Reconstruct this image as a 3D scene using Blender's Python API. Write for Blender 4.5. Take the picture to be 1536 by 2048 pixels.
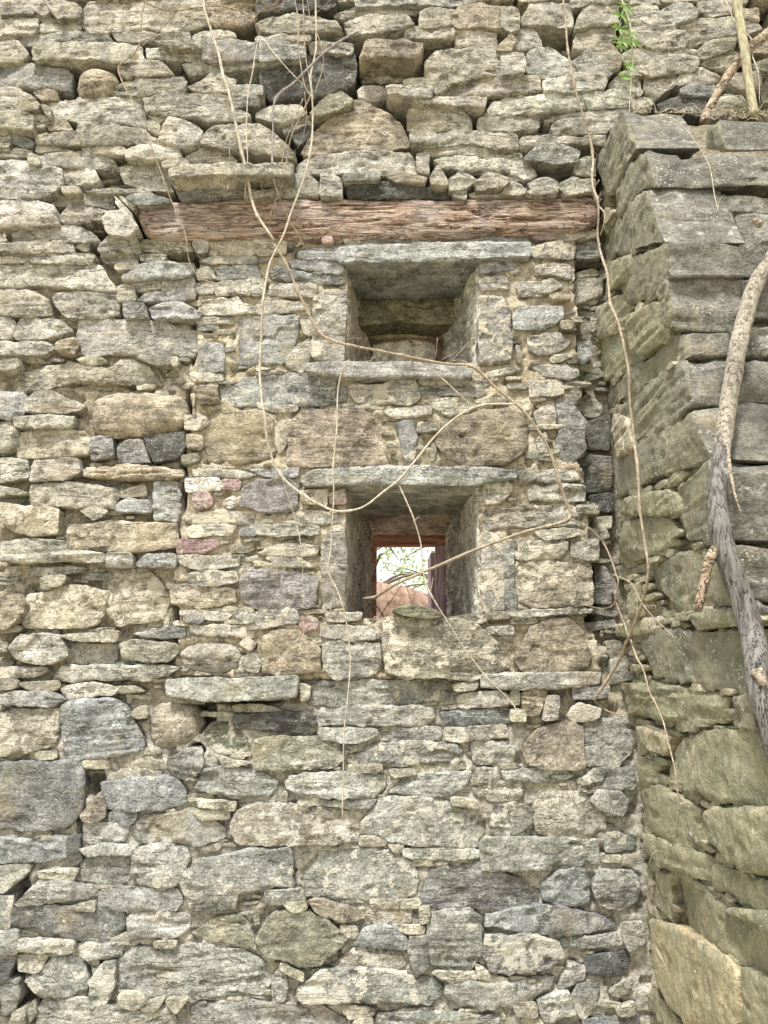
import bpy, math, random
import numpy as np

# ------------------------------------------------------------------ camera, sky, sun, exposure
for o in list(bpy.data.objects):
    bpy.data.objects.remove(o, do_unlink=True)
scene = bpy.context.scene
COL = scene.collection
FPX = 1540.0                                   # focal length in photograph pixels (1536 x 2048)
PITCH = math.atan2(306.0, FPX)
CAM = (0.0, -3.0, 1.6)
cam_data = bpy.data.cameras.new('camera')
cam = bpy.data.objects.new('camera', cam_data)
COL.objects.link(cam)
cam.location = CAM
cam.rotation_euler = (math.pi / 2 + PITCH, 0, 0)
cam_data.sensor_fit = 'VERTICAL'
cam_data.sensor_height = 24.0
cam_data.sensor_width = 18.0
cam_data.lens = 24.0 * FPX / 2048.0
cam_data.clip_start = 0.05
cam_data.clip_end = 2000
scene.camera = cam

SUN_EL, SUN_AZ = math.radians(66), math.radians(205)   # azimuth clockwise from +Y; behind the camera, to the left
world = bpy.data.worlds.new('World')
scene.world = world
world.use_nodes = True
wn = world.node_tree.nodes
wn.clear()
w_out = wn.new('ShaderNodeOutputWorld')
w_bg = wn.new('ShaderNodeBackground')
w_sky = wn.new('ShaderNodeTexSky')
w_sky.sky_type = 'NISHITA'
w_sky.sun_disc = False
w_sky.sun_elevation = SUN_EL
w_sky.sun_rotation = SUN_AZ
w_sky.air_density = 1.0
w_sky.dust_density = 3.0
w_sky.ozone_density = 0.3
w_bg.inputs['Strength'].default_value = 0.050
w_mix = wn.new('ShaderNodeMix')                # thin white overcast veils the blue
w_mix.data_type = 'RGBA'
w_mix.inputs[0].default_value = 0.72
w_mix.inputs[7].default_value = (5.6, 5.5, 5.25, 1)
world.node_tree.links.new(w_sky.outputs[0], w_mix.inputs[6])
world.node_tree.links.new(w_mix.outputs[2], w_bg.inputs[0])
world.node_tree.links.new(w_bg.outputs[0], w_out.inputs[0])

sun_data = bpy.data.lights.new('sun', 'SUN')
sun_data.energy = 1.5
sun_data.angle = math.radians(12)
sun_data.color = (1.0, 0.975, 0.935)
sun = bpy.data.objects.new('sun', sun_data)
COL.objects.link(sun)
sun.location = (-2, -5, 8)
# direction the light comes from
_sx, _sy, _sz = math.sin(SUN_AZ) * math.cos(SUN_EL), math.cos(SUN_AZ) * math.cos(SUN_EL), math.sin(SUN_EL)
from mathutils import Vector
sun.rotation_euler = Vector((_sx, _sy, _sz)).to_track_quat('Z', 'Y').to_euler()

scene.view_settings.view_transform = 'Standard'
scene.view_settings.look = 'None'
scene.view_settings.gamma = 1.0
scene.view_settings.exposure = 2.48
scene.render.engine = 'CYCLES'
scene.render.resolution_x, scene.render.resolution_y = 768, 1024

STONES = '''
@0 0
g 0,40 180,40 195,72 0,74
o 275,10 430,0 480,40 470,95 350,110 310,60
o 0,-20 270,-20 300,60 250,85 190,50 0,38
o 490,60 520,-10 1220,-10 1240,150 1000,190 880,160 700,180 540,185 490,150
n 1225,-10 1536,-10 1540,100 1480,150 1290,140 1240,110
o 0,75 210,78 330,105 300,115 0,100
o -30,108 220,108 215,185 90,200 -30,190
o 240,150 290,120 475,108 480,180 240,185
g 108,210 330,182 640,200 680,240 400,230 210,255 120,258
d -30,205 80,210 85,240 -30,242
o 675,190 740,172 920,190 925,240 760,250 700,235
o 932,205 1130,195 1140,235 935,245
w 1140,190 1200,168 1380,170 1420,215 1300,240 1150,240 r
o 200,275 330,250 830,255 850,345 640,360 500,340 200,345
o -30,248 110,250 165,320 120,360 100,330 -30,330
o -30,340 120,342 130,365 -30,368
w 880,285 1200,280 1215,350 1080,350 890,345
o 940,245 1190,238 1200,275 1000,278
g 1205,245 1430,230 1550,235 1550,330 1400,360 1220,350
s -30,375 130,370 240,395 395,408 420,440 415,530 200,520 -30,510
n 450,430 500,390 590,383 660,405 700,470 650,540 480,575 450,520 r
o 690,365 720,395 860,352 970,375 1040,440 760,460 710,430
g 1095,385 1220,365 1560,362 1560,400 1200,430 1130,440
o 650,520 740,480 1080,447 1110,480 1105,540 870,560 655,565
o 1125,510 1200,490 1270,440 1330,435 1410,480 1380,550 1200,545
w 1390,510 1570,505 1570,560 1395,570
o -30,525 110,530 210,580 180,590 -30,575
n 195,545 260,530 335,550 340,590 250,590
g -30,585 180,595 230,620 225,650 -30,635
o 245,620 290,640 300,700 270,670
w 290,600 500,570 620,580 840,570 855,640 880,740 760,735 640,730 500,730 400,710 300,715
o 855,570 990,545 1180,560 1370,570 1370,630 1000,625 870,640
g 1390,590 1536,560 1550,620 1400,640
o 870,650 1020,632 1400,640 1500,690 1440,720 1250,720 1100,690 880,665
o -30,640 190,685 185,770 -30,750
o 192,690 290,700 280,740 200,770
o 280,740 380,715 430,770 300,775
b 890,690 950,675 1000,695 960,735
w 890,715 955,750 950,810 895,780
w 960,780 1010,695 1060,700 1210,770 1195,850 1090,880 960,850
o 190,770 450,780 460,740 620,735 830,760 930,800 945,855 700,850 500,865 380,850 200,830
o 1205,830 1280,745 1536,735 1640,790 1760,900 1770,930 1500,890 1210,860
o -30,785 55,800 50,870 -30,870
b 55,810 90,790 200,850 160,880 60,850
o -30,880 190,905 170,940 -30,920
n 170,920 215,930 235,980 170,970
o 215,900 220,870 430,880 445,900
o 490,880 640,860 750,890 740,920 500,905
w 755,890 850,865 1060,880 1090,940 960,945 760,940
o 1110,940 1220,880 1300,885 1420,950 1380,970 1140,980
g 215,920 500,910 660,940 700,1000 480,1000 240,970
w -30,940 120,960 250,980 355,1010 370,1110 290,1160 180,1190 -30,1180
w 372,1015 560,1020 590,1080 480,1100 372,1090
b 370,1120 470,1125 475,1155 380,1150
o 710,995 830,960 960,980 1020,1060 1040,1150 880,1130 750,1090
o 975,970 1110,955 1130,980 985,1000
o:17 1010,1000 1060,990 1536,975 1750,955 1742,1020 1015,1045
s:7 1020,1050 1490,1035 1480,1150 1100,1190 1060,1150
g 300,1165 480,1160 660,1180 690,1240 560,1230 310,1225
o 500,1140 700,1130 880,1130 920,1160 620,1150
b 755,1180 860,1160 1010,1190 1020,1210 830,1220
g 680,1170 780,1280 790,1305 740,1270
w 715,1175 810,1235 800,1255
w -30,1200 220,1205 310,1230 340,1335 150,1345 -30,1340
o 360,1300 420,1225 640,1265 625,1310 440,1340 370,1330
w 615,1310 650,1260 740,1260 820,1360 760,1410 640,1380
w 55,1375 180,1350 480,1355 560,1400 590,1440 380,1435 70,1440
d -30,1400 40,1440 -30,1450
o -30,1455 420,1450 440,1505 -30,1510
o 585,1490 650,1410 740,1430 780,1500 620,1530
b 445,1480 530,1455 520,1500
o 770,1430 815,1435 840,1530 790,1500
m:2 820,1445 1120,1435 1150,1500 840,1505
w 1155,1440 1210,1425 1245,1440 1240,1510 1180,1510
y 1260,1415 1540,1400 1715,1405 1710,1510 1260,1530
@512 0
d 0,-20 480,-20 470,40 0,60
o 465,70 590,40 880,25 1000,40 980,75 520,95
o 0,130 180,75 300,90 480,120 510,170 260,190 100,185 10,165
o 530,115 640,85 900,85 950,140 880,165 640,190 560,190
g 600,-20 1280,-20 1270,15 600,20
o 990,60 1040,45 1200,50 1210,110 1150,150 990,150
n 1190,160 1215,40 1300,15 1536,40 1570,110 1536,160 1400,165
o 890,170 960,155 1185,165 1180,215 900,220
o 1195,185 1310,170 1440,190 1440,280 1330,270 1200,275
n 1450,290 1530,200 1560,230 1520,300
w 0,205 320,210 320,235 0,230
g 30,245 280,240 290,330 20,360
w 320,250 580,255 570,310 330,300
n:12 665,232 1005,242 970,330 620,330
d 20,420 60,370 200,335 590,325 600,400 590,500 430,560 280,570 110,590 30,510
g:0 650,400 880,400 890,480 640,490
w:11 780,510 1050,510 1055,565 960,570 800,560
o 610,540 650,510 760,525 770,590 700,600 620,590
b 890,478 1000,470 1000,500 890,500
o 1015,480 1020,370 1090,300 1300,275 1536,290 1590,330 1580,420 1440,430 1180,490 1080,550
o 1085,560 1190,492 1500,450 1700,450 1710,540 1500,560 1200,570
o 970,590 1380,580 1370,630 940,612
o 905,770 930,650 1000,618 1160,622 1270,680 1295,770 1150,770 960,790
w 1370,670 1430,590 1560,570 2000,535 2285,540 2230,630 1900,645 1536,665
o 1340,700 1536,680 1700,675 1695,770 1536,790 1340,775
n 275,900 340,800 480,680 600,595 660,610 800,690 880,760 920,870 700,895 500,905 290,920
m 320,680 400,590 510,545 580,590 560,620 380,690
o 0,670 120,630 260,630 290,680 160,740 0,700
g 150,730 390,690 395,720 170,790
d 200,790 330,735 330,800 250,870
w 245,970 300,930 700,905 920,890 960,940 960,1030 700,1030 450,1035 250,1010
w 930,800 1080,795 1085,850 930,850
o 1088,790 1170,770 1300,790 1560,805 1570,890 1440,880 1250,850 1090,860
w 1010,880 1280,865 1500,900 1600,930 1540,955 1200,910 1020,910
w 970,920 1030,910 1040,1040 975,1030
o 1070,960 1200,930 1450,950 1600,965 1620,1010 1440,1020 1120,1000
o 1050,1060 1090,990 1155,1100 1060,1100
o 1160,1080 1240,1015 1320,1080 1260,1120 1165,1130
o 1320,1090 1380,1030 1530,1060 1480,1110 1330,1130
n 1180,1130 1250,1110 1260,1190 1190,1180
g 1280,1160 1400,1140 1536,1080 1620,1130 1600,1160 1300,1180
g 520,1070 540,1045 740,1040 740,1070 530,1080
o 770,1040 900,1030 1020,1060 1010,1090 840,1080
d 540,1130 600,1080 720,1080 950,1100 1160,1110 1165,1170 800,1180 560,1180
w 390,1040 440,1035 500,1070 515,1170 390,1165
w 30,1130 100,1070 300,1030 370,1100 370,1165 100,1170
w 0,1040 90,1020 110,1060 0,1080
w -60,1130 0,1150 100,1140 100,1170 -60,1175
w 190,1430 300,1410 290,1455 190,1480
p 400,1430 440,1400 460,1450 405,1450
p 462,1410 510,1395 525,1440 465,1450
o 530,1430 570,1385 610,1410 620,1455 540,1455
b 615,1410 980,1420 1110,1415 1000,1450 860,1445 700,1460 630,1455
b 1115,1410 1300,1400 1540,1395 1640,1400 1640,1438 1300,1446 1120,1448
L:5 240,1475 600,1462 900,1462 1640,1448 1645,1525 1350,1540 1000,1560 500,1560 480,1540 250,1530
@1024 0
o 60,110 110,20 200,10 360,10 370,150 200,150 65,150
o -60,50 0,30 40,60 45,160 0,190 -60,160
w 10,290 50,165 130,165 185,270 100,290
o 380,160 430,30 560,10 640,20 640,130 480,140
o 360,-20 640,-20 630,6 440,20 370,40
o 690,60 800,20 870,30 890,90 880,155 720,150
g 885,60 990,10 1040,5 1120,50 1110,100 960,150 895,150
o 640,-20 1000,-20 960,5 800,12 660,20
o 1120,-20 1330,-20 1310,70 1200,90 1130,50
o 1010,150 1080,115 1330,100 1360,160 1350,200 1090,260 1050,260 1060,210
o 1380,110 1440,120 1500,170 1400,200
n 1320,40 1480,50 1490,120 1330,90
o 370,280 400,160 560,145 610,160 620,240 400,300
o 660,190 740,160 960,155 1050,190 1045,270 860,295 760,260 660,250
m 1120,290 1200,240 1350,215 1340,275 1140,340
m 1140,380 1230,305 1310,295 1370,330 1360,380 1280,430
g 90,330 130,290 230,285 400,380 400,425 200,460 95,430
g 370,350 530,260 600,255 655,330 650,400 570,460 420,420
w -60,310 70,305 75,430 -60,445
o 660,330 720,290 830,290 930,265 1120,290 1130,350 1110,420 820,440 700,400
o 640,440 790,390 800,440 700,450
w 190,480 400,435 540,430 570,480 560,520 350,540 200,540
o 585,500 650,450 770,480 785,550 760,570 590,520
o 800,470 970,425 1000,490 860,590 810,570
o 990,460 1060,405 1180,410 1260,450 1220,490 1010,500
b 1010,530 1100,495 1220,500 1200,570 1020,560
o 1320,440 1480,430 1500,520 1380,530 1330,510
w 720,600 830,590 845,620 740,650
d 880,610 1040,575 1150,600 1170,640 1130,690 1000,660 890,650
m 1210,640 1260,560 1340,530 1410,570 1425,630 1300,690 1220,690 r
m 1490,530 1560,460 1560,600 1510,610
m 1450,380 1540,350 1560,420 1460,420
n 1440,260 1540,220 1560,310 1450,310
w 200,700 260,680 780,655 800,670 500,685 230,705
w 245,740 300,710 640,690 600,760 560,790 260,795
o 50,840 70,815 560,815 540,870 380,850 200,860 60,880
g:9 75,940 150,880 290,860 400,910 395,960 250,980 100,960
o 380,990 420,940 490,935 500,1050 390,1040
w 0,980 90,975 150,1050 80,1070 0,1030
w -20,1045 80,1040 50,1080 -20,1075
w -30,920 50,920 60,960 -30,965
w 100,1095 190,1060 280,1090 270,1110 120,1115
w 90,1145 200,1110 275,1120 270,1150 140,1160
o 280,1110 360,1065 490,1075 495,1140 320,1165
g -20,1110 80,1150 40,1165 -60,1160
p 120,1400 180,1370 260,1380 260,1430 140,1430
w 280,1420 330,1370 390,1385 390,1430 300,1440
w 120,1480 300,1440 370,1470 370,1536 140,1536
y 0,1460 100,1450 110,1530 0,1536
d 390,1390 500,1380 510,1420 395,1430
b 380,1480 450,1440 530,1450 530,1540 390,1540
@0 512
w -30,-25 180,-30 175,30 -30,35
w 185,-20 570,-10 540,35 190,35
w -30,45 520,40 600,60 690,205 600,205 430,180 200,160 -30,170
g 600,0 820,-10 815,25 640,40
w 690,60 710,42 830,45 830,75 700,75
b 730,110 870,40 1160,45 1150,105 1000,120 740,140
g 840,0 990,-10 980,20 850,25
w 695,190 830,150 970,150 960,180 800,210 705,210
g 980,150 1150,115 1160,180 970,200
w 700,225 800,215 805,265 715,265
b 815,270 900,215 1160,190 1165,255 1010,270 900,265
o -30,200 200,215 280,260 290,340 150,360 -30,340
g 315,230 390,210 560,210 710,230 710,345 600,360 400,360 330,290
b 740,280 860,285 880,360 750,360
b 890,310 960,285 1090,275 1200,330 1190,360 920,365
w -30,370 70,370 85,430 65,485 -30,490
w 80,450 130,385 350,385 430,440 230,495 90,490
g 470,380 980,385 1060,420 1165,430 1170,560 1150,590 1000,580 450,585 460,500
w -30,510 270,515 310,540 250,580 -30,580
n 335,520 440,490 460,540 430,580 340,560
g 460,620 560,600 640,630 540,650
o 110,680 400,640 640,680 720,620 790,615 900,680 960,760 750,760 550,740 370,760 160,805 50,790
o 810,600 1020,600 1020,640 940,650
o -30,640 100,620 110,660 20,690
b 1030,610 1060,610 1060,650 1035,650
b -30,810 120,815 160,860 130,950 40,970 -30,965
w 150,870 210,815 300,810 380,850 500,890 470,915 370,940 150,925
w 80,970 300,955 440,960 420,1010 200,1025 90,1015
n 525,880 600,820 860,810 1060,820 1105,880 1100,1000 960,1050 600,1070 540,1020 r
o -30,990 60,990 105,1050 90,1140 0,1190 -30,1180 r
y 100,1070 300,1040 500,1055 540,1110 520,1180 300,1200 95,1200
b 545,1090 665,1080 675,1190 550,1215
v 710,1140 760,1110 850,1110 890,1230 720,1235
d 865,1080 1090,1060 1110,1130 1080,1200 920,1230
w -30,1220 150,1225 165,1330 -30,1345
w 175,1270 200,1225 450,1215 470,1290 380,1335 180,1340
n:5 480,1265 800,1255 1080,1270 1080,1310 780,1330 500,1310
g -30,1380 160,1420 60,1420 -30,1440
o 175,1370 400,1355 620,1385 730,1390 690,1460 680,1510 500,1495 170,1490
g 700,1420 860,1375 870,1430 720,1440
b 700,1490 750,1460 900,1470 905,1530 690,1530
b 930,1360 1060,1355 1080,1440 1060,1590 930,1580
b 480,1530 560,1505 640,1530 560,1580
y -30,1480 120,1500 340,1520 340,1660 200,1680 120,1660 -30,1600
w 1200,20 1300,5 1536,5 1536,35 1270,35
o 1170,90 1250,70 1290,130 1190,135
b 1300,70 1536,60 1560,130 1310,125
w 1170,160 1280,150 1280,215 1180,220
w 1285,160 1536,140 1570,215 1300,230
w 1215,265 1430,250 1450,290 1550,300 1540,340 1330,340 1215,340
w 1180,375 1390,370 1400,395 1190,400
b 1420,365 1790,355 1785,470 1710,635 1430,640
b 1190,560 1240,520 1330,530 1340,690 1190,690
w 1140,705 1330,705 1335,740 1160,745
b 1310,790 1480,720 1740,710 2000,705 2080,780 2070,860 1900,885 1700,890 1400,890 1330,850
n 1160,790 1300,770 1310,870 1200,880
p 1110,960 1230,955 1250,1000 1180,1040 1110,1030
n 1225,1150 1300,960 1536,920 1650,960 1660,1090 1640,1200 1400,1240 1240,1220
n 1120,1070 1210,1080 1205,1150 1130,1150
m 1090,1200 1180,1190 1190,1220 1100,1245
w 1155,1275 1430,1290 1536,1310 1440,1325 1160,1310
b 1500,1280 1700,1290 1790,1270 1780,1320 1560,1310
W 1115,1340 1310,1335 1315,1400 1120,1410
p 1330,1345 1440,1350 1430,1395 1330,1395
p 1150,1430 1250,1420 1270,1490 1180,1520
v 1460,1390 1560,1340 1720,1330 1780,1370 1770,1520 1600,1540 1440,1490
w 1340,1480 1400,1440 1430,1490 1370,1510
@512 512
b 200,20 490,15 530,80 480,95 220,60
b 85,90 130,60 330,110 520,110 530,150 400,150 100,120
w 85,170 360,165 355,235 90,225
w -20,130 40,140 50,220 -20,230
w 0,270 310,280 320,320 170,330 10,340
J 345,260 400,215 530,195 535,300 532,470 520,620 420,630 340,600 340,430
w 185,630 220,560 310,490 340,510 320,600 270,690 190,660
w 270,370 330,390 330,470 290,460
S:6 310,640 560,640 1090,642 1300,670 1290,715 1100,715 540,715 310,690
b 1345,40 1500,20 1560,30 1560,75 1350,95
w 1345,140 1500,120 1520,190 1360,200
J 1348,240 1480,240 1530,330 1530,620 1348,640 1345,400
w 560,770 700,780 820,740 940,730 980,840 920,890 800,870 600,870 570,820
o 640,725 770,720 760,740 640,750
w 980,745 1040,725 1400,750 1390,775 1000,765
b 980,790 1340,785 1400,820 1340,835 990,820
w 990,860 1300,840 1330,900 1160,960 1060,900
g 520,885 620,872 770,895 760,910 530,905
w 760,930 1050,900 1050,940 830,970
n 190,990 280,930 620,915 700,960 740,1060 790,1240 600,1250 360,1255 180,1240 195,1100
b 840,1000 930,990 960,1060 945,1220 900,1220 870,1090
w 980,1000 1100,1010 1090,1040 970,1050
n 1080,1110 1180,990 1370,915 1560,920 1640,1000 1620,1150 1500,1240 1250,1250 1130,1180
L:6 280,1320 320,1285 700,1265 1200,1265 1560,1275 1565,1330 1400,1340 1330,1365 620,1360 290,1370
y 270,1410 430,1400 420,1490 280,1480
p 440,1430 530,1395 535,1480 450,1480
w 1370,1370 1500,1350 1540,1400 1480,1470 1375,1490
o 125,1020 180,1010 175,1120 140,1180 120,1120
g 10,880 60,895 240,900 245,925 140,930 20,910
@1024 512
w 140,60 240,45 350,50 350,130 250,110 150,100
w 0,60 40,70 30,100 0,100
w 30,170 240,140 300,180 240,210 60,230
n 230,230 345,215 350,250 250,255
b 10,360 40,310 300,305 310,370 200,430 20,430
n 300,390 370,390 360,430 305,430
g 100,480 300,460 350,500 280,570 160,590 110,560
w 130,660 380,650 400,710 340,735 190,710
w 110,750 300,750 310,820 110,840
b 270,860 330,850 440,990 440,1150 360,1240 270,1180 290,1010
w 140,940 250,880 260,1000 160,1000
w 150,1100 200,1060 210,1170 170,1170
w 40,1290 380,1290 420,1340 60,1350
w 100,1390 300,1370 440,1380 430,1460 110,1460
p 390,1500 500,1490 520,1540 410,1540
d:-3 360,20 380,-10 520,0 520,60 370,70
o:-3 350,230 400,130 540,130 540,220 370,290
g:-3 370,110 500,80 520,110 380,120
g:-3 390,880 460,830 540,900 530,950 450,960
d:-3 450,1000 560,960 590,1080 580,1160 450,1140
d:-3 370,1230 450,1180 600,1200 600,1400 460,1410
d:-3 470,1440 600,1430 610,1530 500,1520
b:-2 400,510 460,500 470,600 430,640 400,620
@1024 1024
w -180,-20 380,-30 430,60 430,85 250,80 0,90 -180,100
w 140,120 380,100 410,130 340,150 200,160
w 20,230 60,180 340,180 340,220 300,270 30,275
w 355,170 515,170 515,280 480,295 360,260
b:-2 430,110 560,100 580,150 480,160
d:-3 500,40 600,25 590,95 510,90
y 45,330 120,300 480,310 490,550 300,560 130,570 50,530
w:4 0,600 480,580 470,600 0,620
w 0,640 160,640 150,660 0,665
n 70,800 120,690 330,630 400,690 480,860 470,930 340,950 180,970 60,950 20,880
S:5 -180,985 100,970 540,965 530,1030 280,1050 0,1060 -180,1050
n 60,1090 130,1070 210,1080 160,1220 80,1210
g 220,1110 280,1110 270,1240 190,1250
b 375,1050 580,1060 560,1110 380,1115
g 340,1220 400,1150 530,1180 520,1230 360,1250
w 0,1190 70,1190 80,1250 0,1250
n 60,1420 160,1310 360,1260 420,1300 440,1536 400,1540 180,1540 100,1500
w 400,1265 640,1240 690,1330 720,1430 640,1520 460,1530
g 0,1080 40,1080 40,1150 0,1150
v:-3 500,340 560,330 600,420 590,540 510,540
m:-1 570,780 660,780 650,860 590,870
g:0 600,890 740,870 740,1000 600,1030
b:-1 640,330 740,320 750,370 660,400
@1024 1536
w -60,20 330,20 360,50 160,80 -40,70
g 410,70 500,10 730,0 745,120 600,130 410,140
y 130,250 200,150 430,150 550,270 560,370 430,430 300,440 150,380
w 480,200 520,140 660,145 700,200 670,280 580,285
w 0,240 60,235 120,330 60,380 0,405
g -180,450 -150,420 300,432 520,440 535,580 330,600 0,615 -170,610
w 570,400 640,390 740,440 720,490 570,500
w 540,530 650,530 650,560 540,555
b 190,700 300,620 440,610 470,700 470,820 300,830 190,790
g 500,720 550,620 730,630 770,690 760,800 640,850 530,830
s -551,790 -476,610 -176,570 0,650 180,740 165,820 70,860 -230,840 -525,830
b -150,900 150,835 330,850 610,920 620,960 380,1000 100,990 -150,950
g 280,1040 640,1000 660,1060 400,1080 290,1060
w 680,940 780,930 800,1060 710,1100 680,1040
g -150,1020 100,1010 280,1060 330,1150 250,1190 100,1220 -120,1240 -160,1130
d 440,1150 700,1100 710,1160 640,1250 460,1230
w 280,1320 340,1170 440,1200 430,1270 300,1330
g 360,1390 400,1310 520,1300 500,1420 430,1520
w 590,1350 680,1280 720,1340 620,1365
w 640,1460 740,1420 740,1480 650,1490
g 10,1420 140,1420 150,1500 30,1490
b 440,1530 760,1490 760,1570 440,1570
w 160,1400 340,1350 380,1480 200,1530
@0 1024
n 400,80 560,62 1050,65 1060,200 800,230 410,225
w 0,180 180,165 400,185 410,235 620,245 600,300 400,285 160,290 0,290
g 640,250 780,250 790,320 640,320
b 820,310 880,260 1045,255 1045,320 840,325
w 170,345 400,330 520,340 360,370 180,370
w 240,395 390,385 370,430 250,460
n -30,490 90,490 135,560 100,640 40,690 -30,690
y:2 110,640 160,500 300,480 450,440 640,480 620,600 560,680 400,690 130,690
y:1 640,400 690,345 880,345 930,400 1030,490 960,640 700,680 640,600
w 360,740 560,730 590,770 450,765
w 590,770 610,720 700,720 690,770
w -30,700 120,690 120,710 -30,720
w 50,820 120,740 340,740 390,860 270,910 100,880
w -30,780 40,790 30,830 -30,830
b 800,730 960,720 1020,690 1100,700 1100,740 960,755
o 715,800 790,770 1040,790 1060,840 1000,890 880,900 740,870
g:0 430,790 700,790 690,900 400,910
w -30,935 260,935 270,950 200,985 -30,985
w 310,990 360,925 900,925 1080,935 900,1000 700,1000 310,1010
o 1065,840 1200,780 1350,790 1440,840 1430,940 1350,970 1200,970 1090,920 r
S:7 990,1010 1536,1000 1780,990 1770,1110 1536,1120 1250,1130 1000,1100
b -30,1090 260,1075 380,1130 300,1170 -30,1150
w 100,1030 340,1020 345,1060 200,1070
o -30,1010 90,1010 90,1050 -30,1060
w 360,1060 550,1030 700,1060 680,1090 400,1120
g 690,1055 800,1050 860,1075 720,1080
y -30,1200 360,1180 350,1280 320,1400 -30,1470
b 365,1170 420,1140 660,1120 740,1170 850,1370 855,1430 600,1470 390,1475 370,1300
n 885,1260 920,1160 1060,1150 1190,1190 1195,1330 1130,1390 980,1430 900,1380 r
m 1185,1350 1260,1270 1420,1290 1500,1370 1450,1450 1340,1450 1230,1400
d 1400,1220 1560,1215 1840,1200 1900,1270 1800,1320 1420,1300
w 1400,1165 1536,1160 1700,1190 1410,1190
n 795,1200 860,1165 880,1230 810,1230
s -30,1510 480,1490 490,1560 490,1710 480,1800 400,1900 200,1905 -30,1900
w 500,1500 640,1490 650,1530 510,1530
w 215,1450 330,1440 330,1475 220,1480
y 665,1490 800,1460 990,1480 990,1540 680,1540
g 1010,1500 1100,1430 1200,1420 1215,1530 1160,1600 1030,1590
g 1290,1460 1400,1500 1500,1510 1350,1530
w 1110,20 1350,-10 1536,0 1536,60 1400,70 1120,60
w 1120,100 1160,80 1410,85 1380,130 1130,140
b 1440,110 1540,95 1540,130 1440,135
P 1060,180 1090,165 1290,175 1310,200 1220,240 1065,245
w 1060,260 1440,270 1420,320 1200,340 1090,310
w 1135,370 1410,360 1420,410 1300,435 1140,430
y 1025,470 1130,455 1400,460 1410,540 1240,570 1030,545
w 1080,590 1230,600 1390,620 1340,645 1080,615
b 1100,635 1220,635 1200,660 1110,655
w 1140,680 1300,680 1520,700 1510,750 1350,740 1150,720
p 1440,790 1480,760 1530,790 1500,825
w 1450,870 1530,850 1560,900 1540,960 1460,940
v 1440,400 1500,350 1610,345 1900,390 1890,560 1740,590 1560,590 1450,530
g 1400,610 1500,600 1540,640 1480,670
@512 1024
w 160,20 300,0 520,10 530,60 380,70 180,50
w 0,75 370,85 375,130 0,130
J 400,200 440,110 530,90 535,300 528,560 400,570
w 10,240 180,190 370,200 360,250 80,265
w 60,275 230,265 360,330 160,320
w 0,600 240,590 250,660 60,680 0,670
p 250,640 310,620 370,650 360,700 280,720
n 40,760 100,720 250,710 380,820 380,950 250,970 40,960
w 420,615 630,605 620,640 430,650
w 390,700 480,680 700,700 710,760 560,770 400,740
g 405,800 450,780 740,790 755,940 700,970 480,1010 410,930
k:6 760,640 840,620 1000,650 1200,640 1330,680 1520,850 1530,930 1400,980 1300,1000 1090,990 900,1000 780,960 770,850
m:3 1130,640 1340,615 1420,632 1350,665 1200,655
w 1380,605 1530,605 1520,630 1400,640
w 1380,700 1540,690 1540,730 1400,720
w 1470,745 1540,735 1530,770
J 1365,170 1380,115 1450,150 1470,200 1490,590 1370,590 1360,400
b 1480,210 1530,200 1560,590 1505,580
n 260,1030 320,1050 310,1120 270,1130
g 300,1060 380,1020 700,1015 1100,1010 1190,1040 1170,1140 900,1140 600,1160 300,1160
g 1190,1040 1330,1020 1320,1060 1200,1070
w 1210,1110 1280,1090 1500,1090 1536,1130 1500,1160 1220,1165
g 340,1240 400,1180 760,1165 1060,1180 1070,1250 1000,1280 700,1270 350,1270
b 1115,1200 1536,1190 1580,1230 1536,1260 1120,1270
w 370,1320 390,1300 720,1310 730,1340 600,1380 390,1360
w 760,1330 900,1300 1110,1300 1110,1370 960,1365 770,1360
o 1140,1300 1500,1280 1510,1350 1300,1360 1140,1370
m 0,1370 350,1350 500,1400 525,1480 480,1530 300,1536 0,1545
g 540,1480 700,1400 900,1380 1200,1390 1240,1440 1150,1490 900,1520 550,1510
w 540,1420 610,1400 600,1430 545,1435
w 1295,1390 1340,1375 1540,1380 1545,1500 1310,1500
w 560,1525 750,1520 755,1555 560,1560
@0 1536
w 660,40 960,25 960,45 680,75
b 595,90 980,55 1040,65 1100,130 1110,220 940,250 700,255 620,240
n 480,290 600,150 625,290 560,330 500,320
b 655,275 810,265 810,300 770,340 655,330
w 500,340 580,335 760,350 740,440 510,440
g 1170,120 1220,10 1330,-10 1536,20 1660,80 1640,140 1536,170 1420,180 1300,150
w 1180,190 1410,210 1400,250 1190,230
y 1165,270 1370,255 1370,300 1200,310
g 770,360 860,300 1160,250 1250,310 1340,360 1350,410 1200,460 1000,450 800,440
y 1380,350 1420,270 1540,220 1900,230 2130,280 2140,440 1900,460 1700,460 1430,455
b -30,430 395,420 400,545 200,560 -30,570
w 220,390 300,390 295,425 225,425
d 400,420 470,410 480,560 430,600 410,520
w 470,490 620,460 800,480 790,525 640,515 530,530
g 490,560 640,525 780,545 770,680 700,705 500,680
w 790,640 800,500 960,460 1100,490 1135,550 1060,700 980,730 850,715
o -30,600 150,580 190,580 150,640 20,740 -30,750
g 220,630 460,615 430,675 240,660
g 75,820 250,670 400,690 570,740 570,780 350,800 120,825
g 590,750 620,725 1060,730 1090,790 1050,860 900,860 700,850 590,850
s 60,880 90,840 400,840 720,870 745,960 650,1030 560,1050 400,1020 280,970 150,960 70,930
w 430,840 560,810 560,855 450,850
w 755,910 800,870 1000,870 1160,900 1130,980 1000,1030 770,1020
g 1070,650 1200,560 1536,490 1740,480 1760,720 1640,720 1430,750 1410,860 1150,860 1120,780
g -30,780 70,780 50,960 -30,975
g -30,980 100,980 100,1110 -30,1120
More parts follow.
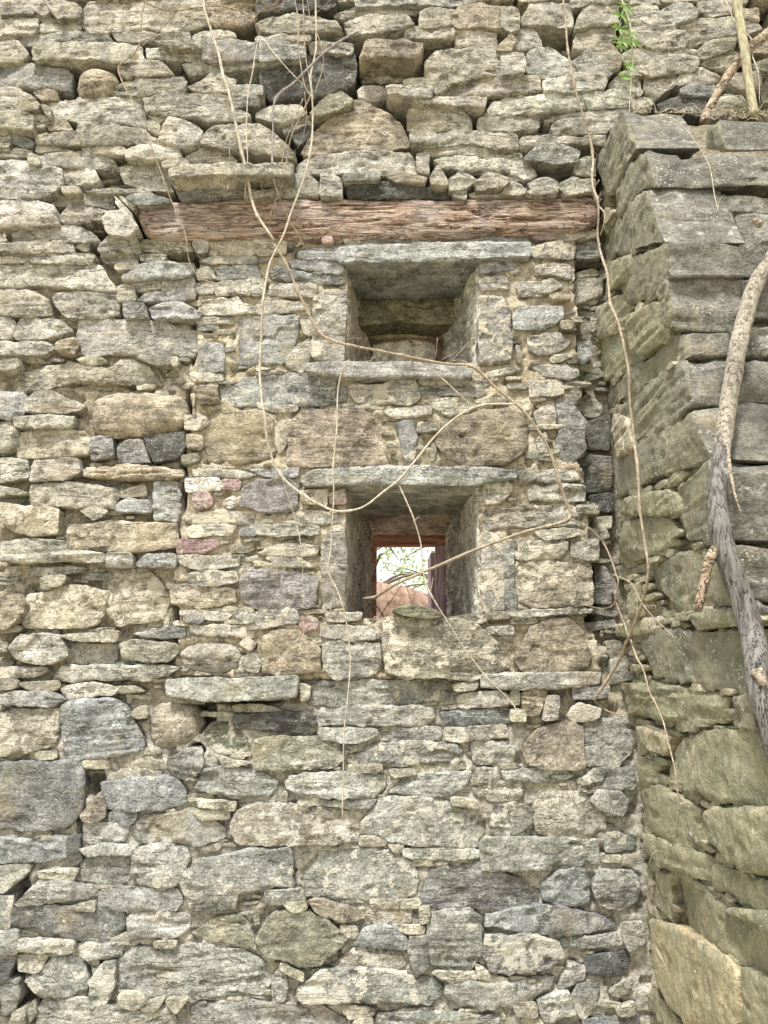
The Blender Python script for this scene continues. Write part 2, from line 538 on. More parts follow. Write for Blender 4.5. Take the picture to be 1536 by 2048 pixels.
d -30,1140 90,1130 40,1260 -30,1270
w 110,1040 430,1050 440,1110 110,1105
w 450,1075 560,1060 740,1070 700,1130 500,1145
y 110,1130 280,1130 230,1220 110,1220
g 150,1280 260,1200 320,1140 480,1150 530,1280 510,1340 400,1370 250,1370
g 530,1290 620,1180 690,1170 680,1300 620,1430 540,1430
m 1160,980 1300,910 1440,880 1500,980 1536,1090 1400,1060 1200,1010
g 700,1160 780,1090 1200,1065 1450,1095 1580,1180 1630,1300 1560,1360 1300,1380 1060,1380 800,1360 700,1330
g -30,1290 100,1280 100,1400 60,1480 -30,1490
o 215,1450 260,1405 500,1400 700,1440 990,1430 1040,1500 1040,1570 215,1570
y 710,1370 850,1370 880,1410 800,1450 720,1430
w 850,1420 980,1400 920,1460 840,1450
w 990,1400 1120,1400 1050,1470
g 1150,1430 1500,1410 1900,1430 2060,1510 2080,1570 1150,1570
g 150,1500 200,1400 210,1480 160,1540
w 60,1560 80,1470 140,1460 140,1560
w 925,1050 1060,1045 1040,1075 930,1070
@512 1536
w 175,90 200,50 500,30 770,50 770,130 700,170 300,180 180,120
g 805,150 900,60 1100,30 1280,20 1290,60 1200,140 1000,170
w 800,15 940,10 960,40 830,50
y 1290,60 1340,10 1460,0 1470,60 1600,90 1600,180 1400,190 1320,150
w 350,210 720,190 680,240 550,240
w 635,330 740,190 1000,180 1180,225 1340,260 1320,360 1340,480 1250,485 1000,460 780,430 640,390
w 1175,185 1330,205 1330,240 1180,220
g 1405,400 1430,230 1536,220 1660,240 1640,390 1536,410
w 625,420 700,415 780,450 740,465 625,460
w 790,440 880,450 870,500 830,500
w 885,490 1000,490 1350,505 1350,535 1180,545 890,530
w 940,550 1150,560 1140,580 960,580
w 270,640 390,510 600,480 800,500 930,570 970,640 960,750 840,790 560,770 290,780
g 60,750 270,745 290,800 60,810
w 160,820 290,815 300,850 220,860
n 310,810 400,800 640,880 640,910 500,920 380,870
w 690,800 850,800 850,840 700,830
m 860,800 980,800 975,835 860,835
y 660,880 720,850 930,850 930,930 720,935
w 820,950 1010,960 1000,990 900,990
g 1045,880 1280,850 1360,920 1350,1130 1290,1230 1180,1230 1040,1190 1030,1000
w 1380,880 1600,890 1610,960 1440,950
m 20,1000 100,880 240,850 420,920 540,1030 430,1150 360,1180 250,1190 60,1140 0,1040
w 510,950 600,960 610,1020 520,1000
b 650,980 720,950 830,960 910,1040 900,1080 700,1075 600,1050
y 460,1180 600,1090 850,1100 890,1180 850,1220 700,1200 480,1200
g 925,1010 1020,1010 1030,1210 960,1250 920,1120
w 985,850 1040,840 1030,920 990,930
w 100,1290 140,1200 185,1280 170,1400 130,1400
w 150,1180 280,1240 280,1280 150,1210
g 250,1330 380,1230 600,1210 800,1230 1080,1290 1130,1350 1050,1430 900,1400 700,1400 280,1410 240,1390
w 1060,1240 1320,1240 1320,1280 1200,1290
w 1320,1190 1430,1250 1510,1270 1480,1310 1340,1270
g 1140,1320 1200,1295 1400,1310 1790,1270 1780,1330 1600,1420 1400,1450 1220,1430 1150,1380
w 500,1430 720,1450 700,1490 560,1500
w 850,1460 1060,1450 1040,1475
g 740,1490 860,1478 1450,1500 1460,1570 700,1570
b 590,1530 690,1510 700,1560 590,1560
'''  # dark stone under the long jutting top-left slab paints that block's shaded face
PIER = '''
@1024 0
q>1140 650,690 510,920 500,1010 555,1190 600,1150 690,960 750,890 700,800
q>1750 780,930 700,990 610,1150 605,1280 625,1300 790,1130 815,1115
q>1400 800,1130 640,1310 560,1380 545,1536 700,1520 920,1460 870,1340
q>1400 585,1545 720,1530 925,1465 950,1660 840,1756 690,1826 600,1700
q>1750 1220,725 1150,790 1155,880 1285,900
@1024 512
q>1430 855,200 890,140 925,135 955,440 930,470 900,380 870,300
q>1320 525,840 560,800 960,480 985,600 900,690 720,840 560,915
q>1750 575,930 700,890 985,640 1010,630 1050,800 1055,900 960,985 730,1125 700,1000
q>1750 610,1200 960,1000 1060,915 1110,1040 1185,1210 1190,1230 860,1340 640,1450 620,1330
q>1750 965,1390 1060,1310 1190,1245 1240,1300 1265,1700 1050,1730 980,1560
m 650,385 860,285 890,370 890,480 770,590 690,520
m 470,530 650,465 690,520 760,600 640,690 450,780 440,660
m 570,200 560,60 690,0 695,105 600,180
o 480,330 670,225 640,340 600,450 420,520 420,380
y 580,950 680,1000 710,1150 620,1190 600,1100
m 640,1470 880,1420 950,1450 960,1536 620,1545
@1024 1024
q>1750 790,330 1000,240 1180,215 1315,220 1345,530 1200,560 990,590 820,450
q>1750 760,780 900,720 1100,700 1370,690 1410,1060 1250,1060 840,1000
q>1750 1310,1095 1420,1075 1460,1320 1430,1330 1320,1290
m 620,120 700,60 880,20 960,100 940,190 780,260 640,300
m 690,500 740,430 740,620 690,630
m 1050,630 1340,600 1355,650 1090,680
y 600,690 740,660 880,650 860,700 620,730
m 590,1080 640,1050 850,1040 1250,1110 1240,1250 950,1240 620,1170
m 950,1400 1120,1335 1440,1335 1600,1480 1640,1780 1230,1720 900,1600
y 740,1300 930,1360 900,1440 760,1380
@1024 1536
m 745,10 850,0 860,100 750,115
m 750,150 860,125 1080,260 1090,450 1050,480 780,350
m 760,400 1200,580 1190,670 870,570 770,480
m 1210,600 1600,740 1600,880 1210,700
m 1130,270 1600,260 1600,640 1340,590 1130,400
m 850,650 935,640 940,910 840,800
m 950,640 1060,690 1250,830 1400,920 1560,1100 1600,1300 1380,1170 1000,960
N 800,920 960,970 1250,1150 1330,1250 1330,1500 1250,1580 1000,1500 850,1310
m 1380,1220 1600,1330 1600,1620 1380,1520
m 780,1360 850,1350 990,1530 960,1580 800,1420
m 1230,860 1600,900 1600,1060 1420,900
'''

# ------------------------------------------------------------------ geometry helpers
CP, SP = math.cos(PITCH), math.sin(PITCH)
def ray(x, y):
    a, b = (x - 768.0) / FPX, (1024.0 - y) / FPX
    return np.array([a, CP - b * SP, SP + b * CP])
def at_y(x, y, Y):
    d = ray(x, y); return np.array(CAM) + d * ((Y - CAM[1]) / d[1])
def at_x(x, y, X):
    d = ray(x, y); return np.array(CAM) + d * ((X - CAM[0]) / d[0])
def project(P):
    q = np.asarray(P, float) - np.array(CAM)
    f = q[..., 1] * CP + q[..., 2] * SP
    u = -q[..., 1] * SP + q[..., 2] * CP
    return 768 + FPX * q[..., 0] / f, 1024 - FPX * u / f

def _hash(ix, iy, iz):
    h = (ix.astype(np.uint32) * np.uint32(374761393) + iy.astype(np.uint32) * np.uint32(668265263)
         + iz.astype(np.uint32) * np.uint32(2246822519))
    h = (h ^ (h >> np.uint32(13))) * np.uint32(1274126177)
    h = (h ^ (h >> np.uint32(16))) * np.uint32(2654435761)
    h = h ^ (h >> np.uint32(15))
    return h.astype(np.float64) / 4294967295.0 * 2 - 1
def vnoise(x, y, z):
    x = np.asarray(x, float); y = np.asarray(y, float) + 0 * x; z = np.asarray(z, float) + 0 * x
    fx, fy, fz = np.floor(x), np.floor(y), np.floor(z)
    tx, ty, tz = x - fx, y - fy, z - fz
    tx = tx * tx * (3 - 2 * tx); ty = ty * ty * (3 - 2 * ty); tz = tz * tz * (3 - 2 * tz)
    ix, iy, iz = fx.astype(np.int64), fy.astype(np.int64), fz.astype(np.int64)
    r = 0
    for a in (0, 1):
        wx = tx if a else 1 - tx
        for b in (0, 1):
            wy = ty if b else 1 - ty
            for c in (0, 1):
                wz = tz if c else 1 - tz
                r = r + wx * wy * wz * _hash(ix + a, iy + b, iz + c)
    return r
def fbm(x, y, z, octaves=3, rough=0.5):
    a, s, t = 1.0, 0.0, 0.0
    for k in range(octaves):
        s = s + a * vnoise(x * 2.03 ** k + 17.3 * k, y * 2.03 ** k - 9.1 * k, z * 2.03 ** k + 4.7 * k)
        t += a; a *= rough
    return s / t
np.seterr(over='ignore')

def area2(p):
    x, y = p[:, 0], p[:, 1]
    return 0.5 * np.sum(x * np.roll(y, -1) - y * np.roll(x, -1))
def chaikin(p, k=0.16):
    n = np.roll(p, -1, 0)
    out = np.empty((len(p) * 2, 2)); out[0::2] = p * (1 - k) + n * k; out[1::2] = p * k + n * (1 - k)
    return out
def resample(p, step, nmin=14, nmax=260):
    q = np.vstack([p, p[:1]]); d = np.hypot(*np.diff(q, axis=0).T)
    s = np.concatenate([[0], np.cumsum(d)])
    n = int(min(nmax, max(nmin, round(s[-1] / step))))
    t = np.linspace(0, s[-1], n, endpoint=False)
    return np.stack([np.interp(t, s, q[:, 0]), np.interp(t, s, q[:, 1])], 1)

def stone_geo(poly, P, T, seed, rnd=False, rough=1.0, step=0.0078, back=0.95, strata=None, bevel=None,
              tilt=None, wood=False, walls=None, grow=0.0068, wallrough=1.0):
    """poly: outline (m) seen from the front, u right, v up; P: how far the face stands out; T: depth behind it."""
    R = np.random.default_rng(seed)
    poly = np.asarray(poly, float)
    if area2(poly) < 0: poly = poly[::-1]
    size = math.sqrt(abs(area2(poly)))
    if size < 0.09: step = min(step, 0.0065)
    if not wood and not rnd:                            # broken, angular outline: every edge gets a few offset corners
        pts = []
        for k in range(len(poly)):
            a, b = poly[k], poly[(k + 1) % len(poly)]; e = b - a; ln = math.hypot(*e); nn = np.array([e[1], -e[0]]) / (ln + 1e-9)
            m = max(1, int(ln / (0.022 + 0.02 * R.random()))); pts.append(a)
            for f in (np.arange(1, m) + R.uniform(-.3, .3, max(0, m - 1))) / m:
                pts.append(a + e * f + nn * R.normal(0, 0.0026) * min(1, size / .09) * rough)
        poly = np.array(pts)
    p = resample(chaikin(poly, 0.10) if not rnd else chaikin(chaikin(poly, .25), .2), step)
    c = p.mean(0)
    cov = np.cov((p - c).T); ev, ax = np.linalg.eigh(cov); axis = ax[:, 1]
    t = (p - c) @ axis; pr = (p - c) @ np.array([-axis[1], axis[0]])
    c = c + axis * (t.max() + t.min()) / 2 + np.array([-axis[1], axis[0]]) * (pr.max() + pr.min()) / 2
    t = (p - c) @ axis
    half, hw = (t.max() - t.min()) / 2, (pr.max() - pr.min()) / 2
    L = max(0.0, half - hw) * 0.92
    q = c + np.clip(t, -L, L)[:, None] * axis
    rad = np.hypot(*(p - q).T)[:, None] + 1e-6
    dirn = (p - q) / rad
    p = p + dirn * grow
    rad = rad + grow
    if bevel is None: bevel = (0.0035 + 0.0055 * R.random()) * min(1.0, size / 0.12) * (2.4 if rnd else 1.0)
    sd = seed * 3.17
    def jit(uv, w, k=1.0):
        n = 0.0045 * fbm(uv[:, 0] * 16 + sd, uv[:, 1] * 16, w * 12, 2) + 0.0035 * vnoise(uv[:, 0] * 70, uv[:, 1] * 70 + sd, w * 55)
        if wallrough > 1: n = n + (wallrough - 1) * 0.012 * fbm(uv[:, 0] * 6 + sd, uv[:, 1] * 6, w * 8, 3) - 0.014 * np.clip((vnoise(uv[:, 0] * 17, uv[:, 1] * 17 + sd, w * 14) - .25) * 5, 0, 1) + 0.007 * fbm(uv[:, 0] * 40, uv[:, 1] * 40 + sd, w * 40, 2)
        return uv + dirn * (n * rough * k * min(1, size / 0.1))[:, None]
    # face relief
    K = R.integers(4, 8)
    ang = R.random(K) * 2 * math.pi
    sl = (0.02 + 0.15 * R.random(K) ** 2) * (1.0 if tilt is None else tilt)
    off = R.random(K) * 0.30 * size * sl + 0.001
    lam = R.normal(0, 0.07); samp = (0.0075 * max(0, R.random() - .35) + 0.0006 if strata is None else strata)
    sf = 45 + 60 * R.random()
    def relief(uv, s):
        d = uv - c
        f = np.full(len(uv), 0.0)
        for k in range(K):
            f = np.minimum(f, off[k] - sl[k] * np.maximum(0, d[:, 0] * math.cos(ang[k]) + d[:, 1] * math.sin(ang[k]) + 0.02 * size))
        f = np.maximum(f, -0.24 * size - 0.01) * rough
        v2 = uv[:, 1] + lam * uv[:, 0] + 0.012 * vnoise(uv[:, 0] * 7, uv[:, 1] * 7, sd)
        a = vnoise(uv[:, 0] * 4, v2 * sf, sd + 3)
        st = np.round(a * 2.5) / 2.5 * 0.85 + 0.15 * a
        h = f + samp * st
        h = h + rough * min(1, size / 0.12) * (0.0045 * fbm(uv[:, 0] * 14, uv[:, 1] * 22, sd, 3) + 0.0022 * fbm(uv[:, 0] * 55, uv[:, 1] * 75, sd + 9, 2, 0.6))
        chip = vnoise(uv[:, 0] * 19 + 5, uv[:, 1] * 26, sd + 31)
        h = h - rough * min(1, size / 0.12) * 0.007 * np.clip((chip - 0.42) * 9, 0, 1)
        chip2 = vnoise(uv[:, 0] * 44 + 2, uv[:, 1] * 60, sd + 51) + 0.4 * vnoise(uv[:, 0] * 120, uv[:, 1] * 120, sd)
        h = h - rough * min(1, size / 0.10) * 0.0024 * np.clip((chip2 - 0.3) * 7, 0, 1)
        if rnd: h = h - 0.35 * hw * s ** 2.5
        if wood:
            g = vnoise(uv[:, 0] * 5, uv[:, 1] * 90, 3.3); g2 = vnoise(uv[:, 0] * 14, uv[:, 1] * 180, 8.1)
            cr = np.abs(vnoise(uv[:, 0] * 1.3, uv[:, 1] * 55, 21.0))
            h = 0.003 * g + 0.002 * g2 - 0.018 * np.clip(1 - cr * 10, 0, 1) * (vnoise(uv[:, 0] * 1.7, uv[:, 1] * 9, 40.0) > -.1) + 0.004 * fbm(uv[:, 0] * 6, uv[:, 1] * 20, 1.0, 2) - 0.12 * hw * s ** 4
        return h
    rings = []
    if walls is None: walls = 3 if T < 0.3 else int(T / 0.016)
    for k in range(walls):
        f = k / walls
        sc = back + (1 - back) * f
        w = P - T + (T - bevel) * f
        uv = q + (p - q) * sc
        uv = jit(uv, np.full(len(uv), w), 1.0)
        rings.append(np.column_stack([uv, np.full(len(uv), w)]))
    lip = np.clip(0.5 + 1.2 * vnoise(p[:, 0] * 22, p[:, 1] * 22, sd + 77), 0.05, 1.5)
    d = 0.0
    uv = jit(p, np.full(len(p), P)); rel = relief(uv, np.ones(len(uv)))
    rings.append(np.column_stack([uv, P - bevel * lip + rel]))
    sc = 1 - np.minimum(0.35, 0.5 * bevel / rad)
    uv = jit(q + (p - q) * sc, np.full(len(p), P)); rings.append(np.column_stack([uv, P - 0.30 * bevel * lip + relief(uv, sc[:, 0])]))
    sc = 1 - np.minimum(0.5, 1.3 * bevel / rad)
    uv = q + (p - q) * sc; rings.append(np.column_stack([uv, P + relief(uv, sc[:, 0])]))
    m = max(2, int(round(hw * 0.9 / (step * 1.15))))
    for k in range(1, m + 1):
        s2 = sc * (1 - k / m) + 0.05 * (k / m)
        uv = q + (p - q) * s2
        rings.append(np.column_stack([uv, P + relief(uv, s2[:, 0])]))
    n = len(p); V = np.vstack(rings)
    i = np.arange(n); j = (i + 1) % n
    quads = np.vstack([np.column_stack([k * n + i, k * n + j, (k + 1) * n + j, (k + 1) * n + i]) for k in range(len(rings) - 1)])
    tl = (V[-n:, :2] - c) @ axis; a0, a1 = int(np.argmin(tl)), int(np.argmax(tl)); b0 = (len(rings) - 1) * n
    lo = [(a0 + k) % n for k in range((a1 - a0) % n + 1)]; hi = [(a0 - k) % n for k in range((a0 - a1) % n + 1)]
    caps = [list(i[::-1])]; x = y = 0                     # zip the two sides of the innermost ring together
    while x < len(lo) - 1 or y < len(hi) - 1:
        if y == len(hi) - 1 or (x < len(lo) - 1 and tl[lo[x + 1]] <= tl[hi[y + 1]]):
            tri = [lo[x], lo[x + 1], hi[y]]; x += 1
        else:
            tri = [lo[x], hi[y + 1], hi[y]]; y += 1
        if len(set(tri)) == 3: caps.append([b0 + k for k in tri])
    return V, quads, caps

def mesh_from(name, V, quads, caps=(), sharp=True):
    me = bpy.data.meshes.new(name)
    nq = len(quads); loops = np.asarray(quads, np.int32).ravel()
    starts = np.arange(nq) * 4
    totals = np.full(nq, 4)
    if caps:
        ct = np.array([len(c) for c in caps]); cs = len(loops) + np.concatenate([[0], np.cumsum(ct)[:-1]])
        loops = np.concatenate([loops, np.concatenate([np.asarray(c) for c in caps])])
        starts = np.concatenate([starts, cs]); totals = np.concatenate([totals, ct])
    me.vertices.add(len(V)); me.vertices.foreach_set('co', np.asarray(V, np.float32).ravel())
    me.loops.add(len(loops)); me.loops.foreach_set('vertex_index', loops.astype(np.int32))
    me.polygons.add(len(starts)); me.polygons.foreach_set('loop_start', starts.astype(np.int32))
    me.update(calc_edges=True); me.validate()
    me.polygons.foreach_set('use_smooth', np.ones(len(me.polygons), bool))
    if sharp: me.set_sharp_from_angle(angle=math.radians(38))
    return me
class Pile:                                            # several shapes joined into one mesh
    def __init__(s): s.V, s.Q, s.C, s.n = [], [], [], 0
    def add(s, V, Q, C=()):
        s.V.append(V); s.Q.append(np.asarray(Q) + s.n); s.C += [[int(a) + s.n for a in c] for c in C]; s.n += len(V)
    def mesh(s, name, sharp=True): return mesh_from(name, np.vstack(s.V), np.vstack(s.Q), s.C, sharp)
def link(name, me, mat, parent=None, color=None):
    o = bpy.data.objects.new(name, me); COL.objects.link(o)
    if me is not None and mat is not None: me.materials.append(mat)
    if parent is not None: o.parent = parent
    if color is not None: o.color = color
    return o
def thing(name, label, cat, loc=(0, 0, 0), group=None):
    o = bpy.data.objects.new(name, None); COL.objects.link(o)
    o.empty_display_size = 0.1
    o['label'] = label; o['category'] = cat
    if group: o['group'] = group
    return o
def tag(o, label, cat, group=None):
    o['label'] = label; o['category'] = cat
    if group: o['group'] = group
    return o
wallpos = lambda V: np.column_stack([V[:, 0], -V[:, 2], V[:, 1]])

def slab_geo(c, thick, seed, amp=0.008, step=0.012):
    """rough slab whose face is the quad c = (bottom-left, bottom-right, top-right, top-left) seen from its front"""
    c = [np.asarray(a, float) for a in c]
    nu = max(3, int(np.linalg.norm(c[1] - c[0]) / step)); nv = max(3, int(np.linalg.norm(c[3] - c[0]) / step))
    u, v = np.meshgrid(np.linspace(0, 1, nu + 1), np.linspace(0, 1, nv + 1))
    u, v = u.ravel()[:, None], v.ravel()[:, None]
    B = (1 - u) * (1 - v) * c[0] + u * (1 - v) * c[1] + u * v * c[2] + (1 - u) * v * c[3]
    nrm = np.cross(c[1] - c[0], c[3] - c[0]); nrm /= np.linalg.norm(nrm)
    h = amp * fbm(B[:, 0] * 18 + seed, B[:, 1] * 18, B[:, 2] * 18, 3) + amp * 0.6 * fbm(B[:, 0] * 60, B[:, 1] * 60 + seed, B[:, 2] * 60, 2)
    fr = B + nrm * h[:, None]
    bk = B - nrm * thick
    N = len(B); W = nu + 1
    ii = np.array([[a * W + b, a * W + b + 1, (a + 1) * W + b + 1, (a + 1) * W + b] for a in range(nv) for b in range(nu)])
    per = [b for b in range(nu)] + [a * W + nu for a in range(nv)] + [nv * W + nu - b for b in range(nu)] + [(nv - a) * W for a in range(nv)]
    per = np.array(per); nx = np.roll(per, -1)
    side = np.column_stack([per + N, nx + N, nx, per])
    return np.vstack([fr, bk]), np.vstack([ii, ii[:, ::-1] + N, side]), []

def tube_geo(P, rad, sides=7, seed=0, rough=0.12, fine=60):
    P = np.asarray(P, float); n = len(P)
    rad = np.broadcast_to(np.asarray(rad, float), (n,))
    T = np.gradient(P, axis=0); T /= np.linalg.norm(T, axis=1)[:, None] + 1e-9
    up = np.array([0.3, -0.9, 0.2]); A = np.cross(T, up); A /= np.linalg.norm(A, axis=1)[:, None] + 1e-9
    Bv = np.cross(T, A)
    th = np.linspace(0, 2 * math.pi, sides, endpoint=False)
    V = (P[:, None] + rad[:, None, None] * (np.cos(th)[None, :, None] * A[:, None] + np.sin(th)[None, :, None] * Bv[:, None])).reshape(-1, 3)
    C = np.repeat(P, sides, 0)
    k = 1 + rough * fbm(V[:, 0] * fine + seed, V[:, 1] * fine, V[:, 2] * fine * 0.6, 2)
    V = C + (V - C) * k[:, None]
    i = np.arange(sides); j = (i + 1) % sides
    Q = np.vstack([np.column_stack([r * sides + i, r * sides + j, (r + 1) * sides + j, (r + 1) * sides + i]) for r in range(n - 1)])
    return V, Q, [list(i[::-1]), list((n - 1) * sides + i)]
def spline(P, step):
    P = np.asarray(P, float)
    if len(P) == 2: P = np.vstack([P[0], (P[0] + P[1]) / 2, P[1]])
    E = np.vstack([2 * P[0] - P[1], P, 2 * P[-1] - P[-2]]); out = []
    for k in range(1, len(E) - 2):
        a, b, c2, d = E[k - 1:k + 3]; m = max(2, int(np.linalg.norm(c2 - b) / step))
        for t in np.arange(m) / m:
            out.append(0.5 * (2 * b + (c2 - a) * t + (2 * a - 5 * b + 4 * c2 - d) * t * t + (3 * b - a - 3 * c2 + d) * t ** 3))
    out.append(E[-2]); return np.array(out)

# ------------------------------------------------------------------ materials
class NT:
    def __init__(s, name):
        s.m = bpy.data.materials.new(name); s.m.use_nodes = True; s.t = s.m.node_tree; s.t.nodes.clear()
        s.out = s.n('ShaderNodeOutputMaterial'); s.b = s.n('ShaderNodeBsdfPrincipled')
        s.l(s.b.outputs[0], s.out.inputs[0]); s.b.inputs['Roughness'].default_value = 0.92
        s.b.inputs['Specular IOR Level'].default_value = 0.25
    def n(s, k, **kw):
        o = s.t.nodes.new(k)
        for a, b in kw.items(): setattr(o, a, b)
        return o
    def l(s, a, b): s.t.links.new(a, b)
    def inp(s, sock, v):
        if hasattr(v, 'is_output'): s.l(v, sock)
        else: sock.default_value = v
    def math(s, op, a, b=None, c=None, clamp=False):
        o = s.n('ShaderNodeMath', operation=op, use_clamp=clamp); s.inp(o.inputs[0], a)
        if b is not None: s.inp(o.inputs[1], b)
        if c is not None: s.inp(o.inputs[2], c)
        return o.outputs[0]
    def ramp(s, v, lo, hi, a=0.0, b=1.0):
        o = s.n('ShaderNodeMapRange', interpolation_type='SMOOTHSTEP')
        for k, x in enumerate((v, lo, hi, a, b)): s.inp(o.inputs[k], x)
        return o.outputs[0]
    def mix(s, f, a, b, mode='MIX'):
        o = s.n('ShaderNodeMix', data_type='RGBA', blend_type=mode)
        s.inp(o.inputs[0], f)
        for k, x in ((6, a), (7, b)):
            if isinstance(x, tuple): x = x + (1.0,) if len(x) == 3 else x
            s.inp(o.inputs[k], x)
        return o.outputs[2]
    def noise(s, v, scale, detail=4, rough=0.55, dist=0.0):
        o = s.n('ShaderNodeTexNoise'); s.l(v, o.inputs['Vector'])
        o.inputs['Scale'].default_value = scale; o.inputs['Detail'].default_value = detail
        o.inputs['Roughness'].default_value = rough; o.inputs['Distortion'].default_value = dist
        return o.outputs[0]
    def vor(s, v, scale, feature='F1'):
        o = s.n('ShaderNodeTexVoronoi', feature=feature); s.l(v, o.inputs['Vector']); o.inputs['Scale'].default_value = scale
        return o.outputs['Distance']
    def scale(s, v, sc):
        o = s.n('ShaderNodeVectorMath', operation='MULTIPLY'); s.l(v, o.inputs[0]); o.inputs[1].default_value = sc
        return o.outputs[0]
    def grey(s, v, a, b, lo=0.3, hi=0.7):
        return s.ramp(v, lo, hi, a, b)
    def bump(s, h, strength, dist, prev=None):
        o = s.n('ShaderNodeBump'); o.inputs['Strength'].default_value = strength; o.inputs['Distance'].default_value = dist
        s.l(h, o.inputs['Height'])
        if prev is not None: s.l(prev, o.inputs['Normal'])
        return o.outputs[0]
    def mulval(s, col, v):
        o = s.n('ShaderNodeVectorMath', operation='SCALE'); s.l(col, o.inputs[0]); s.l(v, o.inputs[3]); return o.outputs[0]

MORTAR = (0.52, 0.435, 0.285)
def stone_material(name, mossy=0.12, lichen=0.6, pier=False):
    t = NT(name)
    geo = t.n('ShaderNodeNewGeometry'); info = t.n('ShaderNodeObjectInfo')
    off = t.n('ShaderNodeVectorMath', operation='ADD'); t.l(geo.outputs['Position'], off.inputs[0])
    rv = t.math('MULTIPLY', info.outputs['Random'], 40.0); cmb = t.n('ShaderNodeCombineXYZ')
    for k in range(3): t.l(rv, cmb.inputs[k])
    t.l(cmb.outputs[0], off.inputs[1]); v = off.outputs[0]
    n1 = t.noise(v, 7, 5, 0.6); n2 = t.noise(t.scale(v, (24, 24, 34) if pier else (7, 7, 62)), 1.0, 3, 0.6)
    n3 = t.noise(v, 110, 4, 0.7); n4 = t.noise(v, 26, 4, 0.62)
    base = info.outputs['Color']
    lamw = t.ramp(t.math('FRACT', t.math('MULTIPLY', info.outputs['Random'], 7.31)), 0.30, 0.75, 0.1, 1.1)
    col = t.mulval(base, t.math('MULTIPLY', t.math('MULTIPLY', t.grey(n1, 0.66, 1.34), t.math('MULTIPLY_ADD', t.math('SUBTRACT', t.grey(n2, 0.76, 1.18), 1.0), lamw, 1.0)),
                                t.math('MULTIPLY', t.grey(n3, 0.62, 1.38), t.grey(n4, 0.70, 1.3))))
    st = t.ramp(t.noise(v, 4.2, 4, 0.6), 0.54, 0.70)
    col = t.mix(t.math('MULTIPLY', st, 0.42), col, (0.30, 0.235, 0.135))
    al = t.ramp(t.noise(geo.outputs['Position'], 2.6, 5, 0.6), 0.48, 0.66)
    if pier:
        sep = t.n('ShaderNodeSeparateXYZ'); t.l(geo.outputs['True Normal'], sep.inputs[0])
        side = t.ramp(t.math('MULTIPLY', sep.outputs[0], -1.0), 0.35, 0.75, 0.12, 1.0)
        mm = t.math('MULTIPLY', side, t.grey(t.noise(v, 6, 5, 0.6), 0.25, 0.80, 0.3, 0.65))
        col = t.mix(mm, col, t.mix(t.ramp(t.noise(v, 9, 3), 0.35, 0.65), (0.335, 0.315, 0.215), (0.235, 0.24, 0.165)))
        gm = t.math('MULTIPLY', side, t.ramp(t.noise(geo.outputs['Position'], 6.0, 5, 0.65), 0.60, 0.70))
        col = t.mix(t.math('MULTIPLY', gm, 0.5), col, (0.13, 0.150, 0.06))
    else:
        col = t.mix(t.math('MULTIPLY', al, mossy), col, (0.20, 0.19, 0.075))
    # pale crusty lichen, white specks
    lm = t.math('MULTIPLY', t.ramp(t.noise(v, 30, 5, 0.65), 0.585, 0.66), t.ramp(t.noise(v, 5, 3), 0.46, 0.62))
    col = t.mix(t.math('MULTIPLY', lm, lichen), col, (0.56, 0.555, 0.47))
    sp = t.math('MULTIPLY', t.ramp(t.vor(t.scale(v, (1, 1, 1.4)), 75), 0.30, 0.16), t.ramp(t.noise(v, 9, 3), 0.55, 0.66))
    col = t.mix(t.math('MULTIPLY', sp, 0.8 if pier else 0.45), col, (0.66, 0.65, 0.60))
    # dark hairline fissures along the bedding
    fis = t.ramp(t.math('ABSOLUTE', t.math('SUBTRACT', t.noise(t.scale(v, (9, 9, 13) if pier else (5, 5, 22)), 1.0, 4, 0.6), 0.5)), 0.0, 0.022, 1.0, 0.0)
    fis = t.math('MULTIPLY', fis, t.ramp(t.noise(v, 6, 2), 0.40, 0.56))
    col = t.mix(t.math('MULTIPLY', fis, 0.25 if pier else 0.65), col, (0.06, 0.05, 0.04))
    # mortar smeared over the face; how much is carried by the object colour's alpha
    ms = t.noise(v, 13, 6, 0.68)
    thr = t.math('MULTIPLY_ADD', info.outputs['Alpha'], -0.36, 0.74)
    mask = t.ramp(t.math('SUBTRACT', ms, thr), -0.012, 0.035)
    mcol = t.mix(n4, (0.38, 0.345, 0.265), (0.60, 0.555, 0.445))
    sepz = t.n('ShaderNodeSeparateXYZ'); t.l(geo.outputs['Position'], sepz.inputs[0])
    mgrey = t.mix(n4, (0.345, 0.33, 0.275), (0.53, 0.51, 0.435))
    mcol = t.mix(t.ramp(sepz.outputs[2], 1.15, 1.6), mgrey, mcol)
    col = t.mix(mask, col, mcol)
    t.l(col, t.b.inputs['Base Color'])
    h = t.math('ADD', t.math('MULTIPLY', t.math('MULTIPLY', n2, lamw), 0.7), t.math('ADD', t.math('MULTIPLY', n3, 0.85), t.math('MULTIPLY', n4, 1.3)))
    h = t.math('SUBTRACT', h, t.math('MULTIPLY', fis, 0.12 if pier else 0.45))
    h = t.math('ADD', h, t.math('MULTIPLY', mask, 0.5))
    t.l(t.bump(h, 1.0, 0.0115), t.b.inputs['Normal'])
    return t.m

